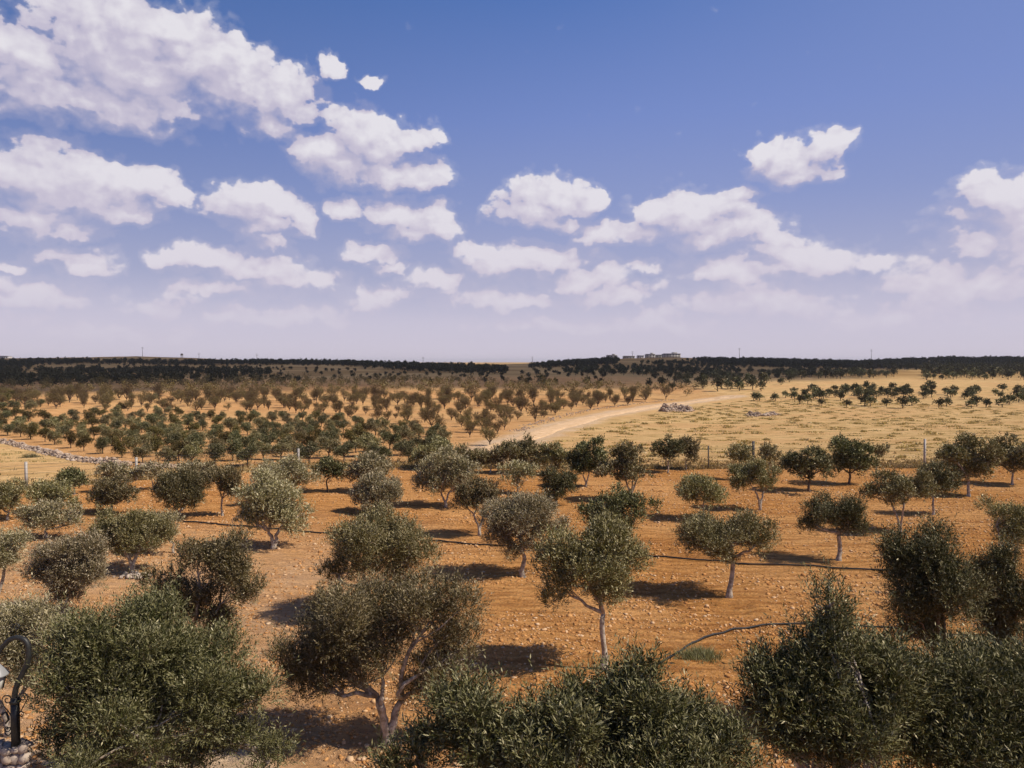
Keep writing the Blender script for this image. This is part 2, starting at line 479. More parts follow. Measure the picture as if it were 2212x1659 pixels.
ctr = np.array([[0, 0, hgt(0, 0)]])
gv = np.concatenate([gv, ctr])
tri = np.stack([np.full(na, nr * na), np.roll(idx[0], -1), idx[0]], 1)[:, ::-1]
# regions
fx = gv[:, 0]; fy = gv[:, 1]
edge = (fbm(fx / 3.0, fy / 3.0, 31, 3) - 0.5) * 2.5
soil = 1 - sstep(fy - fence_y(fx) + edge, -0.8, 0.8)
rd = np.full(len(fx), 1e9)
msk = (fy > 40) & (fy < 500) & (fx > -20) & (fx < 250)
rd[msk] = road_dist(fx[msk], fy[msk])
pale = 0.8 * (1 - sstep(rd + edge * 1.2, 2.0, 5.0))
pale = np.maximum(pale, (1 - sstep(fx + 0.25 * fy + edge * 0.3, -1.6, -0.6)) * (1 - sstep(fy + edge * 0.6, 14.5, 17.0)) * (fy > 0))
beyond = (1 - soil)
pale = np.maximum(pale, .38 * (1 - sstep(fx + 0.12 * fy + edge, -4, 3)) * (1 - sstep(fy + edge, 26, 42)) * (fy > 0) * (.5 + fbm(fx / 2.0, fy / 1.5, 71, 3)))
grove = beyond * sstep(fy - wall_y(fx) + edge, -0.5, 1.0) * (1 - sstep(fy + edge * 8, 300, 360)) * (1 - sstep(fx - np.interp(fy, ROAD[:, 1], ROAD[:, 0]) + edge * 2, -7, 0))
grove = grove * (0.62 + 0.38 * (1 - sstep(fy, 100, 150)) + 0.38 * sstep(fbm(fx / 30.0, fy / 22.0, 61, 3), .45, .6) * sstep(fy, 100, 150))
far = sstep(fy + 30 * (fbm(fx / 60, fy / 60, 41, 3) - 0.5), 290, 380)
def attr(me, name, arr):
    a = me.attributes.new(name, 'FLOAT', 'POINT'); a.data.foreach_set('value', np.asarray(arr, np.float32))

m, N = mat_new('ground_soil_and_grass')
def at_(n): 
    nd = N.new('ShaderNodeAttribute', attribute_name=n); return nd.outputs['Fac']
gg = N.new('ShaderNodeNewGeometry'); POS = gg.outputs['Position']
big = N.noise(POS, 0.12, 4.0, 0.6).outputs[0]
str_v = N.vmath('MULTIPLY', POS, (0.8, 2.6, 1.0))
fur = N.noise(str_v, 1.7, 8.0, 0.72, 0.6).outputs[0]
finen = N.noise(POS, 9.0, 6.0, 0.7).outputs[0]
micro = N.noise(POS, 34.0, 3.0, 0.6).outputs[0]
soilc = N.mix(N.ss(fur, 0.30, 0.70), (0.40, 0.165, 0.042), (0.80, 0.395, 0.125))
soilc = N.mix(N.ss(big, 0.35, 0.7), soilc, (0.80, 0.43, 0.165))
strk = N.noise(N.vmath('MULTIPLY', POS, (0.25, 2.0, 1.0)), 0.7, 5.0, 0.7, 0.5).outputs[0]
soilc = N.mix(N.math('MULTIPLY', N.ss(strk, 0.52, 0.36), 0.55), soilc, (0.34, 0.13, 0.036))
wvt = N.new('ShaderNodeTexWave', wave_type='BANDS', bands_direction='Y', wave_profile='SIN')
N.l.new(N.vmath('ADD', POS, N.vmath('MULTIPLY', POS, (0, 0, 0))), wvt.inputs[0])
rotm = N.new('ShaderNodeMapping'); N.l.new(POS, rotm.inputs[0]); rotm.inputs[2].default_value = (0, 0, 0.10); N.l.new(rotm.outputs[0], wvt.inputs[0])
wvt.inputs['Scale'].default_value = 0.55; wvt.inputs['Distortion'].default_value = 7.0; wvt.inputs['Detail'].default_value = 4.0; wvt.inputs['Detail Scale'].default_value = 1.1; wvt.inputs['Detail Roughness'].default_value = 0.65
furr = wvt.outputs['Fac']
soilc = N.mix(N.math('MULTIPLY', N.ss(furr, 0.45, 0.05), 0.38), soilc, (0.33, 0.125, 0.036))
soilc = N.mix(N.ss(micro, 0.58, 0.70), soilc, (0.74, 0.49, 0.31))
soilc = N.mix(N.math('MULTIPLY', N.ss(finen, 0.50, 0.32), 0.55), soilc, (0.22, 0.085, 0.030))
gsc = N.vmath('MULTIPLY', POS, (0.35, 1.0, 1.0))
gn = N.noise(gsc, 0.9, 6.0, 0.65, 0.5).outputs[0]
gn2 = N.noise(gsc, 0.10, 4.0, 0.6, 0.3).outputs[0]
fieldc = N.mix(N.ss(gn, 0.33, 0.66), (0.47, 0.30, 0.115), (0.82, 0.55, 0.265))
fieldc = N.mix(N.math('MULTIPLY', N.ss(gn2, 0.45, 0.62), 0.6), fieldc, (0.68, 0.40, 0.18))
grovec = N.mix(N.ss(gn, 0.3, 0.7), (0.50, 0.25, 0.095), (0.72, 0.42, 0.19))
palec = N.mix(N.ss(N.noise(POS, 1.5, 5.0, 0.65).outputs[0], 0.3, 0.7), (0.62, 0.43, 0.27), (0.78, 0.59, 0.41))
fn = N.noise(N.vmath('MULTIPLY', POS, (0.5, 1.0, 1.0)), 0.018, 4.0, 0.6, 0.4).outputs[0]
farc = N.mix(N.ss(fn, 0.42, 0.58), (0.36, 0.22, 0.09), (0.54, 0.35, 0.155))
c = N.mix(at_('far'), fieldc, farc)
c = N.mix(at_('grove'), c, grovec)
c = N.mix(at_('soil'), c, soilc)
c = N.mix(at_('pale'), c, palec)
hsum = N.math('ADD', N.math('MULTIPLY', fur, 0.24), N.math('MULTIPLY', finen, 0.10))
hsum = N.math('ADD', hsum, N.math('MULTIPLY', micro, 0.02))
hsum = N.math('ADD', hsum, N.math('MULTIPLY', N.math('MULTIPLY', furr, at_('soil')), 0.07))
bp = N.new('ShaderNodeBump'); bp.inputs['Strength'].default_value = 1.0; bp.inputs['Distance'].default_value = 1.0
N.l.new(hsum, bp.inputs['Height'])
df = N.new('ShaderNodeBsdfDiffuse'); N.l.new(c, df.inputs[0]); N.l.new(bp.outputs[0], df.inputs['Normal']); df.inputs[1].default_value = 0.3
mo = N.new('ShaderNodeOutputMaterial'); N.l.new(df.outputs[0], mo.inputs[0])
gme = mk_mesh('ground', gv, quads, tri, m, True)
for nme, arr in (('soil', soil), ('pale', pale), ('grove', grove), ('far', far)): attr(gme, nme, arr)
ground = tag(link('ground', gme), 'tilled orange soil of the orchard running on into dry fields and low hills', 'ground', kind='structure')

# dirt track: a sheet of its own a few centimetres above the field
rv = []
rg = rng_(8)
nrm = np.gradient(ROAD[:, :2], axis=0); nrm /= np.linalg.norm(nrm, axis=1)[:, None]
side = np.stack([nrm[:, 1], -nrm[:, 0]], 1)
for i in range(len(ROAD)):
    wdt = (2.05 + 0.5 * (vnoise(i * 0.23, 3.3) - 0.5)) * min(1.0, max(0.05, (len(ROAD) - 1 - i) / 40.0))
    for k, s_ in enumerate(np.linspace(-1, 1, 9)):
        ww = wdt * s_ + (0.9 * (vnoise(i * 0.35, 9.0 + s_) - 0.5) if abs(s_) == 1 else 0)
        x_ = ROAD[i, 0] + side[i, 0] * ww; y_ = ROAD[i, 1] + side[i, 1] * ww
        rv.append((x_, y_, float(hgt(x_, y_)) + (0.09 if abs(s_) < 1 else -0.12) - 0.05 * math.exp(-((abs(s_) - 0.5) / 0.15) ** 2)))
rq = []
for i in range(len(ROAD) - 1):
    for k in range(8):
        a0 = i * 9 + k; rq.append([a0, a0 + 1, a0 + 10, a0 + 9])
M_ROAD = simple_mat('pale_dust', (0.74, 0.51, 0.30), 1.0, 0.2, 0.9, bump=0.15, col2=(0.60, 0.385, 0.20))
tag(link('dirt_track', mk_mesh('dirt_track', rv, rq, None, M_ROAD, True)), 'pale dirt track curving across the dry field', 'track', kind='structure')

# ------------------------------------------------------------------ stones
ICO = None
def ico():
    global ICO
    if ICO is None:
        p = (1 + 5 ** 0.5) / 2
        v = np.array([[-1,p,0],[1,p,0],[-1,-p,0],[1,-p,0],[0,-1,p],[0,1,p],[0,-1,-p],[0,1,-p],[p,0,-1],[p,0,1],[-p,0,-1],[-p,0,1]], float)
        v /= np.linalg.norm(v[0])
        f = np.array([[0,11,5],[0,5,1],[0,1,7],[0,7,10],[0,10,11],[1,5,9],[5,11,4],[11,10,2],[10,7,6],[7,1,8],[3,9,4],[3,4,2],[3,2,6],[3,6,8],[3,8,9],[4,9,5],[2,4,11],[6,2,10],[8,6,7],[9,8,1]])
        ICO = (v, f)
    return ICO
def rocks(pos, size, seed, flat=0.6, sink=0.3):
    v, f = ico(); rg = rng_(seed); n = len(pos)
    size = np.asarray(size, float)
    jit = 1 + 0.5 * (rg.random((n, 12, 1)) - 0.5)
    sc = size[:, None, None] * (0.6 + 0.8 * rg.random((n, 1, 3))) * np.array([1, 1, flat])
    P_ = v[None] * jit
    # tilt before scaling so the facets differ
    a = rg.random(n) * 6.28; b = rg.random(n) * 6.28
    ca, sa = np.cos(a)[:, None], np.sin(a)[:, None]; cb_, sb = np.cos(b)[:, None], np.sin(b)[:, None]
    x, y, z = P_[..., 0], P_[..., 1], P_[..., 2]
    y, z = y * cb_ - z * sb, y * sb + z * cb_
    P_ = np.stack([x, y, z], -1) * sc
    x, y, z = P_[..., 0], P_[..., 1], P_[..., 2]
    x, y = x * ca - y * sa, x * sa + y * ca
    P_ = np.stack([x, y, z], -1) + np.asarray(pos)[:, None, :] + np.array([0, 0, 1.0]) * (size * flat * (0.5 - sink))[:, None, None]
    ff = f[None] + (np.arange(n) * 12)[:, None, None]
    return P_.reshape(-1, 3), ff.reshape(-1, 3)

rg = rng_(11)
n = 60000
sx_ = rg.random(n) * 2400 - 90; t_ = rg.random(n)
dep = np.exp(math.log(11.0) + t_ * (math.log(60.0) - math.log(11.0)))
px = (sx_ - CX) / F * dep
ok = (dep < fence_y(px) - 0.3) & (vnoise(px / 2.5, dep / 1.6, 9) > 0.28 + 0.3 * rg.random(n))
px, dep = px[ok], dep[ok]
szs = 0.014 + 0.05 * rg.random(len(px)) ** 5 + dep * 0.0007
pv, pf = rocks(np.stack([px, dep, hgt(px, dep)], 1), szs, 12, 0.55)
tag(link('loose_stones', mk_mesh('loose_stones', pv, None, pf, M_CLOD)), 'small pale stones and clods strewn over the tilled soil', 'stones', kind='stuff')

def heap(name, label, path, n, size, hgt_, wid, seed, cat, mat=None, group=None):
    """A ridge of piled stones following a path; its stones are one mass."""
    rg = rng_(seed)
    path = np.asarray(path)
    k = rg.random(n) * (len(path) - 1.001); i = k.astype(int); f_ = (k - i)[:, None]
    p = path[i] * (1 - f_) + path[i + 1] * f_
    d = path[i + 1] - path[i]; d /= np.maximum(np.linalg.norm(d[:, :2], axis=1), 1e-6)[:, None]
    off = rg.normal(0, 0.42, n)
    off = np.clip(off, -1.1, 1.1)
    taper = np.minimum(1, 0.3 + 6 * np.minimum(k, len(path) - 1 - k) / (len(path) - 1)) if len(path) < 8 else 1.0
    p[:, 0] += -d[:, 1] * off * wid; p[:, 1] += d[:, 0] * off * wid
    z = hgt(p[:, 0], p[:, 1]) + rg.random(n) * hgt_ * np.clip(1 - np.abs(off), 0, 1) * taper * (0.5 + vnoise(p[:, 0] * 0.8, p[:, 1] * 0.8, seed))
    c0 = np.array([p[:, 0].mean(), p[:, 1].mean(), float(hgt(p[:, 0].mean(), p[:, 1].mean()))])
    pos = np.stack([p[:, 0], p[:, 1], z], 1) - c0
    v, f = rocks(pos, size * (0.5 + rg.random(n)), seed + 1, 0.75)
    return tag(link(name, mk_mesh(name, v, None, f, mat or M_RUBBLE), loc=c0), label, cat, group)

heap('stone_wall', 'low tumbled dry-stone wall of pale rubble beside the left grass patch', dense(WW[:8], 1.2), 5200, 0.115, 0.36, 0.55, 21, 'stone wall')
wf = WW[6:].copy()
heap('stone_wall', 'faint low line of stones in front of the olive grove', dense(wf, 1.2), 700, 0.11, 0.22, 0.6, 22, 'stone wall')
hp = gnd([1430, 1462, 1496], [889, 888, 889])
heap('stone_heap', 'tall heap of pale grey rocks beside the dirt track', hp, 1000, 0.25, 1.5, 1.7, 23, 'stone heap')
hp = gnd([1612, 1645, 1680], [897, 899, 896])
heap('stone_heap', 'flat brown spread of rubble lying in the open dry field', hp, 500, 0.17, 0.6, 1.4, 24, 'stone heap')
kd = gnd([1110, 1150, 1195, 1250, 1320, 1400, 1470], [935, 918, 903, 891, 879, 869, 862])
heap('stone_row', 'thin row of stones edging the dirt track below the brown trees', dense(kd, 1.5), 520, 0.10, 0.2, 1.6, 25, 'stone row')['kind'] = 'stuff'

# ------------------------------------------------------------------ trees
def norm(v): return v / np.maximum(np.linalg.norm(v, axis=-1, keepdims=True), 1e-9)

def leaves(clumps, n_shoots, per, L, Wd, slen, seed, up=0.75, shell=0.55, outw=0.7):
    """Leaf quads on short shoots that grow from the clumps (x, y, z, r)."""
    rg = rng_(seed)
    cl = np.asarray(clumps, float)
    wgt = cl[:, 3] ** 2; wgt /= wgt.sum()
    k = rg.choice(len(cl), n_shoots, p=wgt)
    d = norm(rg.normal(size=(n_shoots, 3)) + np.array([0, 0, 0.25]))
    rr = shell + (1 - shell) * rg.random(n_shoots)
    rr = np.where(rg.random(n_shoots) < 0.22, rg.random(n_shoots) * 0.9, rr)
    p = cl[k, :3] + d * (cl[k, 3] * rr)[:, None] * np.array([1, 1, 0.85])
    ax = norm(d * outw + np.array([0, 0, up]) + rg.normal(size=(n_shoots, 3)) * 0.33)
    sl = slen * (0.6 + 0.8 * rg.random(n_shoots)) * np.where((rg.random(n_shoots) < 0.09) & (d[:, 2] > 0.1), 1.9, 1.0)
    t = (np.arange(per) + 0.5) / per
    pos = p[:, None, :] + ax[:, None, :] * (sl[:, None] * t[None])[..., None]
    ref = norm(np.cross(ax, rg.normal(size=(n_shoots, 3))))
    ref2 = np.cross(ax, ref)
    ph = (np.arange(per) * 2.4)[None] + rg.random((n_shoots, 1)) * 6
    radial = ref[:, None, :] * np.cos(ph)[..., None] + ref2[:, None, :] * np.sin(ph)[..., None]
    ld = norm(ax[:, None, :] * 0.9 + radial * 0.75 + rg.normal(size=pos.shape) * 0.15)
    nn = norm(np.array([0, 0, 1.0]) + radial * 0.3 + rg.normal(size=pos.shape) * 0.55)
    wd = norm(np.cross(nn, ld))
    M_ = n_shoots * per
    ll = L * (0.7 + 0.6 * rg.random((n_shoots, per, 1))); ww = Wd * (0.75 + 0.5 * rg.random((n_shoots, per, 1)))
    b = pos; tip = pos + ld * ll; mid = pos + ld * ll * 0.45
    V = np.stack([b, mid + wd * ww / 2, tip, mid - wd * ww / 2], 2).reshape(-1, 3)
    Q = np.arange(M_ * 4).reshape(-1, 4)
    return V, Q

def subclumps(blobs, n, seed, lo=0.28, hi=0.5):
    """Break the main masses (x, y, z, rx, ry, rz) into uneven smaller clumps."""
    rg = rng_(seed); out = []
    vol = np.array([b[3] * b[5] for b in blobs]); vol = vol / vol.sum()
    for b, f_ in zip(blobs, vol):
        m_ = max(5, int(round(n * f_)))
        b = np.array(b, float)
        g = (5 ** 0.5 - 1) * math.pi
        for i in range(m_):
            zz = 1 - 2 * (i + 0.5) / m_
            q = math.sqrt(max(0, 1 - zz * zz)); a = g * i + rg.random() * 1.2
            d = np.array([q * math.cos(a), q * math.sin(a), zz])
            d = d + rg.normal(size=3) * 0.15
            s = rg.uniform(lo, hi)
            if rg.random() < (0.28 if n < 50 else 0.12): continue
            k = (1 - s * 0.85) * rg.uniform(0.78, 1.15) * (1.18 if rg.random() < 0.18 else 1.0)
            r_ = s * (b[3] * b[4] * b[5]) ** (1/3)
            out.append([*(b[:3] + d * b[3:] * k), r_])
        out.append([*b[:3], 0.45 * min(b[3:])])
    return np.array(out)

def limb(mb, p0, p1, r0, r1, seed, n=6, sides=7, sag=0.12):
    rg = rng_(seed)
    p0 = np.array(p0, float); p1 = np.array(p1, float); L_ = np.linalg.norm(p1 - p0)
    t = np.linspace(0, 1, n)[:, None]
    pts = p0 + (p1 - p0) * t
    bend = rg.normal(size=3) * L_ * sag; bend[2] = abs(bend[2]) * 0.3
    pts = pts + np.sin(t * math.pi) * bend + rg.normal(size=pts.shape) * L_ * 0.018 * (np.minimum(t, 1 - t) > 0.01)
    mb.tube(pts, np.linspace(r0, r1, n), sides, True, 0.25, seed)
    return pts

def tree_thing(name, base, blobs, seed, forks=1, trunk_r=0.09, fork_h=0.9, nclump=26, shoots=2500, per=10, L=0.08, Wd=0.02, slen=0.25,
               leafm=None, barkm=None, lean=(0, 0), up=0.75, sides=8, twigs=True, lo=0.28, hi=0.5):
    """base: Vector; blobs relative to base (x, y, z, rx, ry, rz)."""
    rg = rng_(seed)
    root = bpy.data.objects.new(name, None); COL.objects.link(root); root.location = base; root.empty_display_size = 0.3
    cl = subclumps(blobs, nclump, seed + 1, lo, hi)
    V, Q = leaves(cl, shoots, per, L, Wd, slen, seed + 2, up)
    link('crown', mk_mesh('olive_crown', V, Q, None, leafm or M_LEAF), root)
    mb = MB()
    fk = np.array([lean[0], lean[1], fork_h])
    if forks == 1:
        n_ = 9; t = np.linspace(0, 1, n_)[:, None]
        pts = np.array([0, 0, -0.1]) + (fk - np.array([0, 0, -0.1])) * t + np.sin(t * 5 + seed) * trunk_r * 0.5 * np.array([1, 0.6, 0]) * np.minimum(1, t * 4)
        pts[-1] = fk
        rr = trunk_r * (1.0 - 0.35 * t[:, 0]) * (1 + 0.8 * np.exp(-t[:, 0] * 9))
        mb.tube(pts, rr, sides + 2, True, 0.3, seed)
        starts = [fk]; rs = trunk_r * 0.68
    else:
        starts = []
        for k in range(forks):
            a = k * 2 * math.pi / forks + rg.random() * 0.8
            sp = np.array([math.cos(a) * 0.32, math.sin(a) * 0.3, 0]) * fork_h * 0.9
            e = fk + sp
            low = np.array([0, 0, 0.12 + 0.15 * fork_h])
            t = np.linspace(0, 1, 7)[:, None]
            pts = np.array([0, 0, -0.1]) + (low - np.array([0, 0, -0.1])) * np.minimum(1, t * 4) + (e - low) * np.clip(t * 1.33 - 0.33, 0, 1)
            pts = pts + rg.normal(size=pts.shape) * trunk_r * 0.18
            mb.tube(pts, trunk_r * (0.95 - 0.35 * t[:, 0]) * (1 + 0.5 * np.exp(-t[:, 0] * 8)), sides, True, 0.3, seed + k)
            starts.append(pts[-1])
        rs = trunk_r * 0.6
    for i, b in enumerate(blobs):
        b = np.array(b, float)
        tgt = b[:3] + np.array([0, 0, -0.15 * b[5]])
        st = min(starts, key=lambda s_: np.linalg.norm(s_ - tgt))
        pts = limb(mb, st, tgt, rs * 0.9, rs * 0.4, seed + 20 + i, 7, sides)
        if twigs:
            near = [c for c in cl if np.linalg.norm((c[:3] - b[:3]) / b[3:]) < 1.15]
            for j, c_ in enumerate(near):
                s_ = pts[rg.integers(3, 7)]
                limb(mb, s_, c_[:3], rs * 0.36, rs * 0.10, seed + 50 + j, 5, 4 if sides < 7 else 5)
    link('trunk', mb.mesh('olive_trunk', barkm or M_BARK, True), root)
    return root

